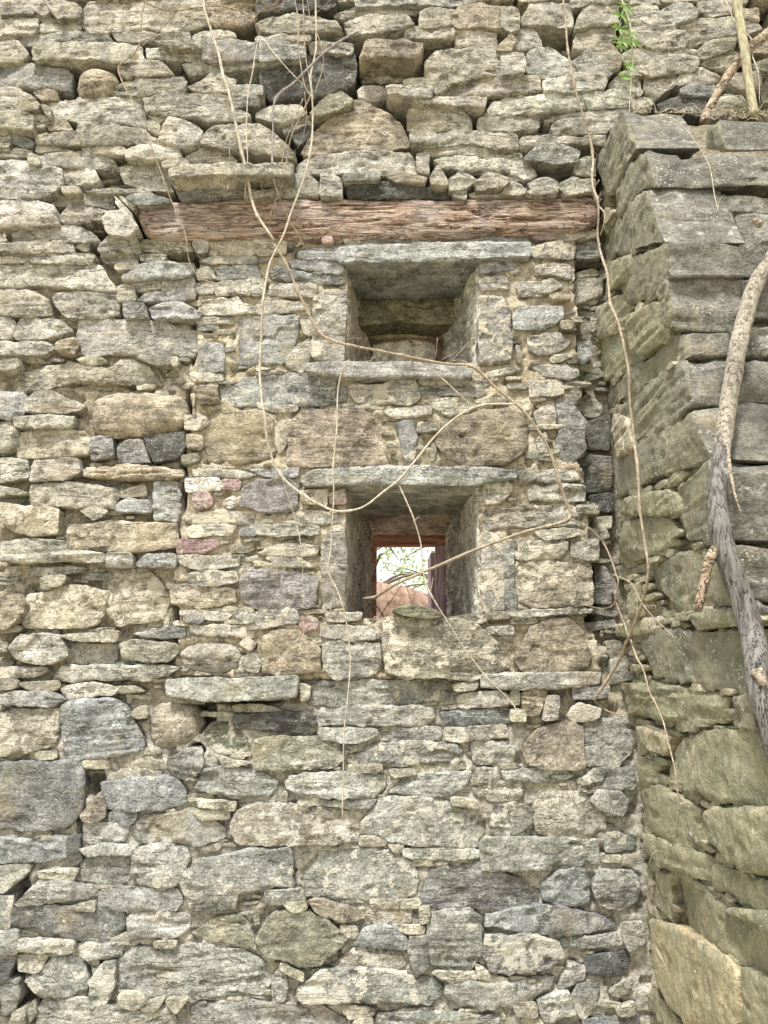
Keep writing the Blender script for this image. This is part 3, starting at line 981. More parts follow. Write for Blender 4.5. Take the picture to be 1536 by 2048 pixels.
def mortar_material():
    t = NT('lime_mortar')
    geo = t.n('ShaderNodeNewGeometry'); v = geo.outputs['Position']
    at = t.n('ShaderNodeAttribute', attribute_name='blend'); w = t.n('ShaderNodeSeparateColor'); t.l(at.outputs['Color'], w.inputs[0])
    n1 = t.noise(v, 9, 6, 0.65); n2 = t.noise(v, 60, 5, 0.7); n3 = t.noise(v, 190, 3, 0.7)
    warm = t.mix(t.ramp(n1, 0.34, 0.66), (0.43, 0.36, 0.245), (0.62, 0.56, 0.435))
    greyc = t.mix(t.ramp(n1, 0.34, 0.66), (0.36, 0.34, 0.285), (0.545, 0.52, 0.445))
    earth = t.mix(t.ramp(n1, 0.34, 0.66), (0.13, 0.105, 0.07), (0.27, 0.22, 0.15))
    col = t.mix(w.outputs[0], greyc, warm); col = t.mix(w.outputs[1], col, earth)
    col = t.mix(t.math('MULTIPLY', w.outputs[2], t.ramp(t.noise(v, 5.5, 5, 0.65), 0.46, 0.60)), col, (0.10, 0.125, 0.04))
    col = t.mulval(col, t.math('MULTIPLY', t.grey(n2, 0.62, 1.34), t.grey(n3, 0.80, 1.2)))
    sp = t.ramp(t.vor(v, 55), 0.32, 0.2); pk = t.math('MULTIPLY', sp, t.ramp(t.noise(v, 17, 2), 0.56, 0.64))
    col = t.mix(t.math('MULTIPLY', pk, 0.6), col, (0.36, 0.33, 0.30))
    gr = t.ramp(t.noise(v, 3.2, 5, 0.6), 0.57, 0.72)
    col = t.mix(t.math('MULTIPLY', gr, 0.35), col, (0.22, 0.19, 0.075))
    t.l(col, t.b.inputs['Base Color'])
    h = t.math('ADD', t.math('MULTIPLY', n2, 1.3), t.math('MULTIPLY', n3, 0.5)); h = t.math('ADD', h, t.math('MULTIPLY', pk, 0.6))
    t.l(t.bump(h, 1.0, 0.016), t.b.inputs['Normal'])
    return t.m

def wood_material(name, a, b, dark, grain=(2.0, 40, 40), coords='Position', crack=0.6, patch=None, bdist=0.006):
    t = NT(name)
    geo = t.n('ShaderNodeNewGeometry'); v = geo.outputs['Position']
    s = t.scale(v, grain)
    n1 = t.noise(s, 1.0, 6, 0.65, 0.8); n2 = t.noise(v, 8, 4, 0.6); n3 = t.noise(t.scale(v, tuple(g * 3 for g in grain)), 1.0, 4, 0.6)
    col = t.mix(t.ramp(n1, 0.33, 0.67), a, b)
    if patch: col = t.mix(t.math('MULTIPLY', t.ramp(n2, 0.46, 0.64), 0.8), col, patch)
    col = t.mulval(col, t.grey(n3, 0.7, 1.25))
    cr = t.ramp(t.math('ABSOLUTE', t.math('SUBTRACT', t.noise(t.scale(v, tuple(g * 0.7 for g in grain)), 1.0, 4, 0.6, 1.2), 0.5)), 0.0, 0.034, 1.0, 0.0)
    col = t.mix(t.math('MULTIPLY', cr, crack), col, dark)
    if name == 'weathered_oak':                          # short cross checks and grey weathering
        ck = t.ramp(t.math('ABSOLUTE', t.math('SUBTRACT', t.noise(t.scale(v, (38, 30, 30)), 1.0, 3, 0.6), 0.5)), 0.0, 0.02, 1.0, 0.0)
        col = t.mix(t.math('MULTIPLY', ck, 0.45), col, dark)
        col = t.mix(t.math('MULTIPLY', t.ramp(t.noise(v, 5, 4, 0.6), 0.45, 0.7), 0.4), col, (0.33, 0.30, 0.27))
    t.l(col, t.b.inputs['Base Color'])
    h = t.math('SUBTRACT', t.math('ADD', n1, t.math('MULTIPLY', n3, 0.5)), t.math('MULTIPLY', cr, 0.8))
    t.l(t.bump(h, 0.8, bdist), t.b.inputs['Normal'])
    return t.m

def plain_material(name, a, b, scale=20, rough=0.9, bump=0.4, trans=0.0):
    t = NT(name)
    geo = t.n('ShaderNodeNewGeometry'); n = t.noise(geo.outputs['Position'], scale, 5, 0.6)
    t.l(t.mix(t.ramp(n, 0.33, 0.67), a, b), t.b.inputs['Base Color'])
    t.b.inputs['Roughness'].default_value = rough
    if bump: t.l(t.bump(n, bump, 0.01), t.b.inputs['Normal'])
    if trans:
        tr = t.n('ShaderNodeBsdfTranslucent'); tr.inputs[0].default_value = tuple(2.0 * x for x in b) + (1,)
        mx = t.n('ShaderNodeMixShader'); mx.inputs[0].default_value = trans
        t.l(t.b.outputs[0], mx.inputs[1]); t.l(tr.outputs[0], mx.inputs[2]); t.l(mx.outputs[0], t.out.inputs[0])
    return t.m

M_STONE = stone_material('rubble_stone')
M_PIER = stone_material('pier_stone', pier=True, lichen=0.5)
M_MORTAR = mortar_material()
M_BEAM = wood_material('weathered_oak', (0.275, 0.185, 0.13), (0.40, 0.31, 0.24), (0.06, 0.03, 0.02), (7.5, 70, 70), crack=0.85, patch=(0.38, 0.32, 0.28), bdist=0.009)
M_VINE = wood_material('dry_vine', (0.26, 0.21, 0.15), (0.40, 0.34, 0.255), (0.14, 0.08, 0.05), (60, 60, 25), crack=0.3, bdist=0.002)
M_VINE_PALE = wood_material('bleached_vine', (0.40, 0.355, 0.27), (0.55, 0.50, 0.395), (0.25, 0.18, 0.11), (60, 60, 25), crack=0.25, bdist=0.002)
M_VINE_BROWN = wood_material('brown_vine', (0.20, 0.125, 0.08), (0.35, 0.25, 0.17), (0.07, 0.04, 0.03), (60, 60, 25), crack=0.4, bdist=0.002)
M_TWIG_GREY = wood_material('grey_twig', (0.22, 0.19, 0.175), (0.36, 0.33, 0.31), (0.09, 0.07, 0.06), (50, 50, 20), crack=0.3, bdist=0.002)
M_BARK = wood_material('pale_bark', (0.30, 0.24, 0.175), (0.45, 0.385, 0.30), (0.10, 0.055, 0.03), (40, 40, 70), crack=0.8, patch=(0.40, 0.34, 0.27), bdist=0.012)
M_BARE = wood_material('bare_grey_wood', (0.11, 0.105, 0.10), (0.25, 0.24, 0.225), (0.03, 0.023, 0.028), (34, 34, 6.0), crack=0.8, patch=(0.14, 0.135, 0.13), bdist=0.006)
def trunk_material():
    t = NT('ivy_trunk'); geo = t.n('ShaderNodeNewGeometry'); v = geo.outputs['Position']
    b1 = t.noise(t.scale(v, (70, 70, 60)), 1.0, 5, 0.7); b2 = t.noise(v, 14, 4, 0.6)
    bark = t.mix(t.ramp(b1, 0.34, 0.56), (0.13, 0.10, 0.07), (0.38, 0.34, 0.275)); bark = t.mix(t.math('MULTIPLY', t.ramp(b2, 0.5, 0.7), 0.6), bark, (0.29, 0.27, 0.20))
    bark = t.mix(t.ramp(t.vor(t.scale(v, (1, 1, 1.6)), 55), 0.22, 0.10), bark, (0.07, 0.05, 0.035))
    g1 = t.noise(t.scale(v, (75, 75, 12)), 1.0, 5, 0.7); g2 = t.noise(v, 9, 3)
    bare = t.mix(t.ramp(g1, 0.36, 0.64), (0.075, 0.068, 0.064), (0.185, 0.175, 0.16)); bare = t.mix(t.math('MULTIPLY', t.ramp(g2, 0.5, 0.68), 0.5), bare, (0.21, 0.195, 0.17))
    cr = t.ramp(t.math('ABSOLUTE', t.math('SUBTRACT', t.noise(t.scale(v, (45, 45, 6)), 1.0, 4, 0.65), 0.5)), 0.0, 0.02, 1.0, 0.0)
    bare = t.mix(t.math('MULTIPLY', cr, 0.85), bare, (0.03, 0.022, 0.03))
    sep = t.n('ShaderNodeSeparateXYZ'); t.l(v, sep.inputs[0])
    z0 = float(on_pier(1445, 890, .06)[2])
    f = t.ramp(t.math('ADD', sep.outputs[2], t.math('MULTIPLY', t.noise(t.scale(v, (26, 26, 6)), 1.0, 4, 0.6), 0.55)), z0 + 0.25, z0 + 0.30)
    t.l(t.mix(f, bare, bark), t.b.inputs['Base Color'])
    h = t.math('ADD', t.math('MULTIPLY', f, t.math('MULTIPLY_ADD', b1, 1.2, 0.5)), t.math('SUBTRACT', t.math('MULTIPLY', g1, 0.5), t.math('MULTIPLY', cr, 0.6)))
    t.l(t.bump(h, 0.9, 0.009), t.b.inputs['Normal']); return t.m
M_DARKBARK = wood_material('flaking_bark', (0.15, 0.10, 0.07), (0.42, 0.34, 0.24), (0.04, 0.025, 0.015), (26, 26, 26), crack=0.9, bdist=0.01)
M_OLIVE = wood_material('olive_stem', (0.26, 0.23, 0.14), (0.36, 0.33, 0.21), (0.13, 0.10, 0.06), (30, 30, 8), crack=0.15, bdist=0.002)
M_FRAME = wood_material('red_brown_paint', (0.46, 0.23, 0.16), (0.60, 0.33, 0.24), (0.16, 0.06, 0.04), (3, 40, 40), crack=0.4)
M_FRAME_SUN_TINT = wood_material('sun_tinted_mauve', (0.52, 0.36, 0.40), (0.70, 0.56, 0.64), (0.25, 0.12, 0.14), (40, 40, 3), crack=0.3)  # mauve frame wood, lightened in its colour to look sunlit
M_PLASTER = plain_material('terracotta_plaster', (0.17, 0.105, 0.075), (0.33, 0.235, 0.18), 16, bump=1.0)
M_LEAF = plain_material('leaf_green', (0.12, 0.17, 0.05), (0.20, 0.26, 0.09), 5, 0.5, 0, 0.6)
M_CLEAVER = plain_material('cleavers_green', (0.13, 0.22, 0.05), (0.21, 0.33, 0.09), 40, 0.5, 0, 0.35)
M_TRUNK = plain_material('tree_bark', (0.09, 0.07, 0.05), (0.17, 0.14, 0.10), 14)
M_GROUND = plain_material('ground_cover', (0.28, 0.255, 0.16), (0.45, 0.40, 0.29), 3)
M_CORE = plain_material('rubble_core', (0.14, 0.11, 0.075), (0.28, 0.22, 0.15), 12)

# ------------------------------------------------------------------ the setting
def ground_sheet():
    xs = np.concatenate([[-900, -200, -60, -25], np.linspace(-12, 12, 49), [25, 60, 200, 900]])
    X, Y = np.meshgrid(xs, xs); Z = 0.04 * fbm(X * 0.8, Y * 0.8, 0 * X, 3) * (np.hypot(X, Y) < 20) - 0.03
    n = len(xs); Q = np.array([[a * n + b, a * n + b + 1, (a + 1) * n + b + 1, (a + 1) * n + b] for a in range(n - 1) for b in range(n - 1)])
    o = link('ground', mesh_from('ground', np.column_stack([X.ravel(), Y.ravel(), Z.ravel()]), Q, sharp=False), M_GROUND)
    o['kind'] = 'structure'
ground_sheet()

# ------------------------------------------------------------------ reading the traced outlines
TONES = {'o': (.350, .322, .242), 'w': (.435, .410, .325), 'g': (.300, .290, .235), 'b': (.265, .268, .245), 'd': (.105, .102, .085),
         's': (.185, .182, .165), 'n': (.300, .245, .165), 'm': (.235, .222, .145), 'y': (.410, .355, .245), 'v': (.180, .165, .158),
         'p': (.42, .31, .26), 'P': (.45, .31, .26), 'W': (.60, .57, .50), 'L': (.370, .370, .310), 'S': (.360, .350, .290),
         'J': (.340, .320, .265), 'q': (.158, .150, .128), 'N': (.30, .245, .150), 'k': (.27, .245, .175)}
def parse(txt):
    out = []; ox = oy = 0
    for ln in txt.strip().splitlines():
        f = ln.split()
        if f[0][0] == '@': ox, oy = float(f[0][1:]), float(f[1]); continue
        rnd = f[-1] == 'r'
        if rnd: f = f[:-1]
        h = f[0]; P = None; right = None
        if ':' in h: h, P = h.split(':'); P = float(P) / 100
        if '>' in h: h, right = h.split('>'); right = float(right) / 3 + ox
        pts = np.array([[float(a) for a in s.split(',')] for s in f[1:]])
        out.append((h, P, right, rnd, pts / 3 + np.array([ox, oy])))
    return out
def inside(px, py, poly):
    r = np.zeros(np.shape(px), bool); n = len(poly)
    for k in range(n):
        x1, y1 = poly[k]; x2, y2 = poly[(k + 1) % n]
        c = (y1 > py) != (y2 > py)
        with np.errstate(divide='ignore', invalid='ignore'):
            r ^= c & (px < (x2 - x1) * (py - y1) / (y2 - y1 + 1e-12) + x1)
    return r
def edge_dist(px, py, poly):
    d = np.full(np.shape(px), 1e9)
    for k in range(len(poly)):
        a = poly[k]; b = poly[(k + 1) % len(poly)]; e = b - a; L = e @ e + 1e-12
        t = np.clip(((px - a[0]) * e[0] + (py - a[1]) * e[1]) / L, 0, 1)
        d = np.minimum(d, np.hypot(px - a[0] - t * e[0], py - a[1] - t * e[1]))
    return d
INFILL = np.array([(395, 478), (1060, 468), (1160, 460), (1150, 600), (1158, 760), (1172, 900), (1168, 960), (1182, 1100), (1190, 1245),
                   (1205, 1345), (1200, 1378), (960, 1375), (900, 1355), (690, 1358), (598, 1362), (480, 1355), (345, 1350), (352, 1220), (352, 1010),
                   (372, 880), (385, 690), (392, 560)], float)
HOLES = [np.array([(688, 512), (958, 512), (957, 728), (688, 728)], float), np.array([(688, 962), (956, 960), (957, 1238), (688, 1240)], float)]
def sstep(x, a, b):
    t = np.clip((x - a) / (b - a), 0, 1); return t * t * (3 - 2 * t)
def region(px, py):
    """weights: dry laid upper part, infill, left part, lower part, gap beside the pier"""
    j = 22 * vnoise(px / 70, py / 70, 5.5 + 0 * px)
    inf = inside(px + j * 0.4, py + j * 0.4, INFILL).astype(float)
    dry = (1 - sstep(py + j, 440, 540)) * (1 - inf)
    low = sstep(py + j, 1370, 1480) * (1 - inf)
    gap = ((px > 1125) & (px < 1260) & (py > 440) & (py < 1290)).astype(float) * (1 - inf)
    left = np.clip(1 - inf - dry - low - gap, 0, 1)
    return dry, inf, left, low, gap

stones = parse(STONES)
pier_stones = parse(PIER)

# ------------------------------------------------------------------ the rubble wall and the walled-up opening
wall = thing('stone_wall', 'tall weathered rubble stone wall filling the view around the blocked opening', 'wall')
infill = thing('blocked_opening', 'mortared stone blocking of the opening under the timber beam with two small niches', 'masonry')
NAMES = {'L': 'lintel_slab', 'S': 'sill_slab', 'J': 'jamb_stone', 'p': 'brick_fragment', 'P': 'brick_fragment', 'W': 'brick_fragment'}
plan = []
for k, (tone, P, right, rnd, pts) in enumerate(stones):
    R = np.random.default_rng(1000 + k)
    cx, cy = pts.mean(0)
    dry, inf, left, low, gap = [float(a) for a in region(np.array([cx]), np.array([cy]))]
    is_inf = bool(inside(np.array([cx]), np.array([cy]), INFILL)[0])
    if P is None:
        P = dry * (0.035 + 0.05 * R.random()) + inf * (0.014 + 0.016 * R.random()) + (0.008 if tone == 'n' else 0) + left * (0.018 + 0.03 * R.random()) + low * (0.016 + 0.026 * R.random()) + gap * -0.02
    al = dry * 0.03 + inf * 0.58 + left * 0.36 + low * 0.44 + 0.12 * R.normal()
    if tone == 'y': al = 0.62 + 0.1 * R.random()
    if tone in 'LSvd': al = 0.10
    if tone in 'bs': al *= 0.6
    if tone == 'n': al *= 0.45
    if tone == 'P': al = 0.40
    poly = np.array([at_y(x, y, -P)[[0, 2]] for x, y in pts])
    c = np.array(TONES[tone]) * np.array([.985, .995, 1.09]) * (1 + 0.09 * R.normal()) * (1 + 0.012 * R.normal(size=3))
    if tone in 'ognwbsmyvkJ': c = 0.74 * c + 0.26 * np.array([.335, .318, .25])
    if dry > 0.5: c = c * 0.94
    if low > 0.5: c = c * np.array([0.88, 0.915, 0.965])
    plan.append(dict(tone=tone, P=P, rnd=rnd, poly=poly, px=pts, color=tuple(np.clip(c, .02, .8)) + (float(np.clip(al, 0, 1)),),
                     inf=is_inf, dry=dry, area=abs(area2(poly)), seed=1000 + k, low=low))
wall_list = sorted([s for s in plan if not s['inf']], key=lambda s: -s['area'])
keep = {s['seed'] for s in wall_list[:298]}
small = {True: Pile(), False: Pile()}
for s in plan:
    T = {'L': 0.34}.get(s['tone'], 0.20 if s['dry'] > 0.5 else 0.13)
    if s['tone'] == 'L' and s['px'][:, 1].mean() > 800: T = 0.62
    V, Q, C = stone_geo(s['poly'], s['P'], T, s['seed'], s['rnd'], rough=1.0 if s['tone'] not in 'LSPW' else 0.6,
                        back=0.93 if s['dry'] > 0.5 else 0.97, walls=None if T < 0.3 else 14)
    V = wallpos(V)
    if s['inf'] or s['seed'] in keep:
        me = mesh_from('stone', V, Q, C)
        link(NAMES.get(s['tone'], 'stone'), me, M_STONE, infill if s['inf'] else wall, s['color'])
    else:
        small[False].add(V, Q, C)

# loose pinning stones wedged in the gaps, and the courses that go on beyond the picture
RS = np.random.default_rng(5)
CELL = 4
gw, gh = (1536 + 1000) // CELL, (2048 + 900) // CELL
gx, gy = np.meshgrid((np.arange(gw) + .5) * CELL - 500, (np.arange(gh) + .5) * CELL - 450)
cover = np.zeros((gh, gw), bool)
def raster(poly):
    x0, y0 = poly.min(0); x1, y1 = poly.max(0)
    a, b = max(0, int((x0 + 500) / CELL) - 1), min(gw, int((x1 + 500) / CELL) + 2); c, d = max(0, int((y0 + 450) / CELL) - 1), min(gh, int((y1 + 450) / CELL) + 2)
    if a >= b or c >= d: return None
    return (slice(c, d), slice(a, b)), inside(gx[c:d, a:b], gy[c:d, a:b], poly)
for s in plan:
    r = raster(s['px'])
    if r: cover[r[0]] |= r[1]
for hpoly in HOLES + [np.array([(262, 392), (1205, 385), (1205, 470), (262, 480)], float)]:
    r = raster(hpoly); cover[r[0]] |= r[1]
pins = {(a, b): Pile() for a in (True, False) for b in range(3)}
npin = 0
DEEP = [(408, 1425, 22, 40), (190, 1562, 20, 32), (163, 1640, 10, 30), (38, 1780, 22, 40), (33, 1930, 16, 50), (60, 2005, 25, 40), (143, 155, 13, 36), (712, 135, 14, 42), (842, 140, 20, 22), (383, 155, 18, 18), (765, 720, 60, 8), (395, 1500, 14, 14), (1185, 1200, 16, 60), (240, 1350, 30, 10), (500, 1402, 60, 8), (389, 560, 6, 60), (386, 680, 6, 50), (376, 830, 6, 50), (368, 960, 6, 60), (354, 1080, 5, 50), (350, 1230, 6, 60), (390, 500, 7, 30)]
def deepness(px, py):
    d = np.zeros(np.shape(px))
    for (cx, cy, rx, ry) in DEEP: d = np.maximum(d, 1 - sstep(np.hypot((px - cx) / rx, (py - cy) / ry), .6, 1.25))
    return d
for k in range(12000):
    x, y = RS.uniform(0, 1225), RS.uniform(0, 2048)
    w = RS.uniform(14, 84); h = float(np.clip(w * RS.uniform(0.10, 0.34), 5, 17))
    if npin > 460: break
    if RS.random() < .12: w, h = h, w * .6
    a = RS.normal(0, 0.09)
    q = np.array([(-.5, RS.uniform(-.3, .3)), (-.42, .5), (-.1, RS.uniform(.35, .6)), (.3, RS.uniform(.3, .55)), (.5, RS.uniform(-.2, .4)), (.42, -.45), (.05, RS.uniform(-.6, -.35)), (-.38, -.5)]) * np.array([w, h])
    q = q @ np.array([[math.cos(a), math.sin(a)], [-math.sin(a), math.cos(a)]]) + np.array([x, y])
    r = raster(q)
    if r is None or r[1].sum() == 0: continue
    if (cover[r[0]] & r[1]).mean() * r[1].size / r[1].sum() > 0.12: continue
    if deepness(np.array([x]), np.array([y]))[0] > .3: continue
    cover[r[0]] |= r[1]; npin += 1
    reg = [float(v) for v in region(np.array([x]), np.array([y]))]
    P = reg[0] * -0.03 + reg[1] * 0.012 + reg[2] * -0.006 + reg[3] * 0.011 + reg[4] * -0.045 + RS.uniform(-.012, .010)
    poly = np.array([at_y(u, v, -P)[[0, 2]] for u, v in q])
    V, Q, C = stone_geo(poly, P, 0.07, 5000 + k, step=0.007, grow=0.001)
    pins[(reg[1] > 0.5, k % 3)].add(wallpos(V), Q, C)
outer = Pile()
y = -420.0
while y < 2480:
    h = RS.uniform(34, 74); x = -480.0
    while x < 2020:
        w = RS.uniform(50, 190)
        j = lambda: RS.uniform(-5, 5)
        q = np.array([(x + 4 + j(), y + j()), (x + w * .5, y + j()), (x + w - 4 + j(), y + j()), (x + w - 3 + j(), y + h * .5), (x + w - 6 + j(), y + h - 5 + j()), (x + w * .5, y + h - 5 + j()), (x + 5 + j(), y + h - 5 + j()), (x + 2, y + h * .5)])
        x += w
        r = raster(q)
        cx, cy = q.mean(0)
        if cx > 1330 and cy > 160: continue
        if -20 < cx < 1530 and -20 < cy < 2060: continue
        if r is None or (cover[r[0]] & r[1]).sum() > 0.06 * max(1, r[1].sum()): continue
        P = RS.uniform(.02, .06)
        poly = np.array([at_y(u, v, -P)[[0, 2]] for u, v in q])
        if poly[:, 1].min() < -0.15 or poly[:, 1].max() > 5.6: continue
        V, Q, C = stone_geo(poly, P, 0.13, int(9000 + x * 7 + y), step=0.016)
        outer.add(wallpos(V), Q, C)
    y += h
heaps = [(small[False], wall, 'small_stones', (.36, .34, .27, .25)), (outer, wall, 'outer_stones', (.33, .31, .24, .2))]
for (a, b), pile in pins.items():
    heaps.append((pile, infill if a else wall, 'pinning_stones', ((.30, .285, .225), (.38, .355, .27), (.24, .235, .20))[b] + ((.35 if a else .12),)))
for pile, par, nm, colr in heaps:
    if pile.n:
        o = link(nm, pile.mesh(nm), M_STONE, par, colr); o['kind'] = 'stuff'

# mortar bed: one sheet over the wall, split at the edge of the blocked opening
def mortar_bed():
    st = 0.0085
    xs = np.arange(-2.6, 1.95, st); zs = np.arange(-0.05, 5.6, st)
    X, Z = np.meshgrid(xs, zs)
    px, py = project(np.stack([X, 0 * X, Z], -1))
    dry, inf, left, low, gap = region(px, py)
    base = dry * -0.105 + inf * 0.003 + left * -0.018 + low * 0.006 + gap * -0.065
    amp = dry * 0.8 + inf * 1.0 + left * 1.2 + low * 1.0 + gap * 0.9
    H = base + amp * (0.016 * fbm(X * 9, Z * 13, 0 * X + 2, 3) + 0.008 * fbm(X * 38, Z * 46, 0 * X + 7, 3, 0.6))
    pit = vnoise(X * 24, Z * 30, 0 * X + 12)
    H -= (0.022 * inf + 0.02 * low + 0.02 * left) * np.clip((pit - 0.45) * 5, 0, 1)
    H -= 0.11 * deepness(px, py)
    for s in plan:                                           # the sheet dips away behind every stone
        q = s['poly']; (x0, z0), (x1, z1) = q.min(0), q.max(0)
        a, b = max(0, int((x0 + 2.6) / st)), min(len(xs), int((x1 + 2.6) / st) + 2); c, d = max(0, int((z0 + .05) / st)), min(len(zs), int((z1 + .05) / st) + 2)
        if a >= b or c >= d: continue
        sl = (slice(c, d), slice(a, b)); m = inside(X[sl], Z[sl], q)
        e = edge_dist(X[sl], Z[sl], q)
        lap = 0.006 + 0.013 * (0.5 + 0.5 * vnoise(X[sl] * 15, Z[sl] * 15, 0 * X[sl] + s['seed']))
        H[sl] = np.where(m, np.minimum(H[sl], H[sl] * 1.0 + 0.0 - 0.07 * sstep(e, lap * 0.35, lap)), H[sl])
        near = (~m) & (e < 0.012)                            # joints open up a little along the stones
        cr = np.clip(vnoise(X[sl] * 11 + 9, Z[sl] * 11, 0 * X[sl] + 3) + 0.15, 0, 1)
        H[sl] = np.where(near, H[sl] - cr * 0.022 * (1 - e / 0.012), H[sl])
    V = np.column_stack([X.ravel(), -H.ravel(), Z.ravel()])
    ny, nx = X.shape
    idx = np.arange(ny * nx).reshape(ny, nx)
    Q = np.stack([idx[:-1, :-1], idx[:-1, 1:], idx[1:, 1:], idx[1:, :-1]], -1).reshape(-1, 4)
    cxp, cyp = px[:-1, :-1].ravel(), py[:-1, :-1].ravel()
    hole = inside(cxp, cyp, HOLES[0]) | inside(cxp, cyp, HOLES[1])
    isin = inside(cxp, cyp, INFILL)
    warm = np.clip(inf * 1.0 + left * 0.75 + low * 0.12 + dry * .6, 0, 1); earth = np.clip(dry * 0.85 + gap * 0.6 + left * 0.25, 0, 1)
    for nm, par, mask in (('mortar', wall, ~isin & ~hole), ('mortar', infill, isin & ~hole)):
        q = Q[mask]; used, inv = np.unique(q, return_inverse=True)
        me = mesh_from('mortar', V[used], inv.reshape(-1, 4), sharp=False)
        ca = me.color_attributes.new('blend', 'FLOAT_COLOR', 'POINT')
        arr = np.ones((len(used), 4), np.float32); arr[:, 0] = warm.ravel()[used]; arr[:, 1] = earth.ravel()[used]; arr[:, 2] = 0
        ca.data.foreach_set('color', arr.ravel())
        link(nm, me, M_MORTAR, par)
mortar_bed()

def box_geo(lo, hi):
    x0, y0, z0 = lo; x1, y1, z1 = hi
    V = np.array([(x0, y0, z0), (x1, y0, z0), (x1, y1, z0), (x0, y1, z0), (x0, y0, z1), (x1, y0, z1), (x1, y1, z1), (x0, y1, z1)], float)
    return V, np.array([(3, 2, 1, 0), (4, 5, 6, 7), (0, 1, 5, 4), (1, 2, 6, 5), (2, 3, 7, 6), (3, 0, 4, 7)]), []
X0, X1 = at_y(690, 900, 0)[0] - .012, at_y(957, 900, 0)[0] + .012
ZU0, ZU1 = at_y(768, 727, 0)[2], at_y(768, 515, 0)[2]
ZL0, ZL1 = at_y(768, 1240, 0)[2], at_y(768, 965, 0)[2]
core = Pile(); CY0, CY1 = 0.20, 0.86
core.add(*box_geo((-2.6, CY0, -.05), (X0, CY1, 5.6))); core.add(*box_geo((X1, CY0, -.05), (2.4, CY1, 5.6)))
core.add(*box_geo((X0, CY0, -.05), (X1, CY1, ZL0 - .02))); core.add(*box_geo((X0, CY0, ZL1 + .02), (X1, CY1, ZU0 - .02))); core.add(*box_geo((X0, CY0, ZU1 + .02), (X1, CY1, 5.6)))
link('wall_core', core.mesh('wall_core'), M_CORE, wall)

# linings of the two niches; pale colours stand in for light reaching inside
def lining(nm, c, seed, color, thick=0.03, amp=0.010):
    V, Q, C = slab_geo(c, thick, seed, amp, 0.010)
    return link(nm, mesh_from(nm, V, Q, C), M_STONE, infill, color)
A3 = lambda x, y, z: np.array([x, y, z])
def niche(z0, z1, xl, xr, bl, br, yb, seed, cl, cr):
    yf = 0.012
    zc = z0 - .03; zt = z1 + .03; ys = yf + (yb - yf) * 0.52
    xm, xn = xl + (bl - xl) * 0.40, xr + (br - xr) * 0.40
    # left lining faces right, right lining faces left; two stones deep
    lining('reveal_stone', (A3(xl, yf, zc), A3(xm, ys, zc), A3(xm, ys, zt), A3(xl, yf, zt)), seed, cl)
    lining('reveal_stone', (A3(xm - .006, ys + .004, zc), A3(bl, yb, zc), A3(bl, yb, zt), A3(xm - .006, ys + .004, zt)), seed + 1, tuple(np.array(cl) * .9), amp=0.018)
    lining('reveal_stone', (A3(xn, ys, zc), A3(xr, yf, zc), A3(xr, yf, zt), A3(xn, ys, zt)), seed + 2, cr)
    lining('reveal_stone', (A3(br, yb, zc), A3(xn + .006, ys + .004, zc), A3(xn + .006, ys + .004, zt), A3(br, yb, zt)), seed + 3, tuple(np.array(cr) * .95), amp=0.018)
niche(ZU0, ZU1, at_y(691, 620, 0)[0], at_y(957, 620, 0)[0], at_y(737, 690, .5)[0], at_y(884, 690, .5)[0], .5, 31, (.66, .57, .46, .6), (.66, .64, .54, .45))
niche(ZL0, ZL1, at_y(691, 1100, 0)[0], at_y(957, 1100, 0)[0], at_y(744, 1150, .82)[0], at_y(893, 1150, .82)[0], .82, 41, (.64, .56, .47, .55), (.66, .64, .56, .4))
def inner_stone(nm, pts, Y, T, tone, seed, al=0.1, mul=1.0):
    poly = np.array([at_y(x, y, Y)[[0, 2]] for x, y in pts])
    V, Q, C = stone_geo(poly, -Y, T, seed, rough=0.8, back=1.0, walls=8)
    link(nm, mesh_from(nm, wallpos(V), Q, C), M_STONE, infill, tuple(np.array(TONES[tone]) * mul) + (al,))
inner_stone('soffit_slab', [(670, 560), (920, 560), (920, 640), (860, 644), (800, 640), (740, 645), (670, 642)], .335, .14, 'm', 61, mul=1.0)
inner_stone('soffit_slab', [(680, 600), (920, 600), (920, 676), (880, 674), (820, 668), (750, 676), (680, 680)], .47, .05, 'n', 62, mul=1.5)
zq = at_y(800, 674, .60)[2]
inner_stone('back_block', [(738, 664), (884, 664), (884, 700), (878, 720), (820, 722), (738, 721)], .535, .16, 'W', 63, .0, 1.35)  # near-white colour imitates outdoor light falling on this stone
for xx, w in ((at_y(733, 700, .62)[0], .035), (at_y(876, 700, .62)[0], .05)):
    lining('reveal_stone', (A3(xx - .02, .525, ZU0 - .03), A3(xx + w, .525, ZU0 - .03), A3(xx + w, .525, zq + .02), A3(xx - .02, .525, zq + .02)), 64, (.34, .25, .19, .1), thick=.2)
za, zb = at_y(800, 1024, .63)[2], at_y(800, 1070, .86)[2]
lining('soffit_slab', (A3(-.2, .63, za), A3(.36, .63, za), A3(.36, .87, zb), A3(-.2, .87, zb))[::-1], 65, (.58, .46, .40, .15), thick=.08)

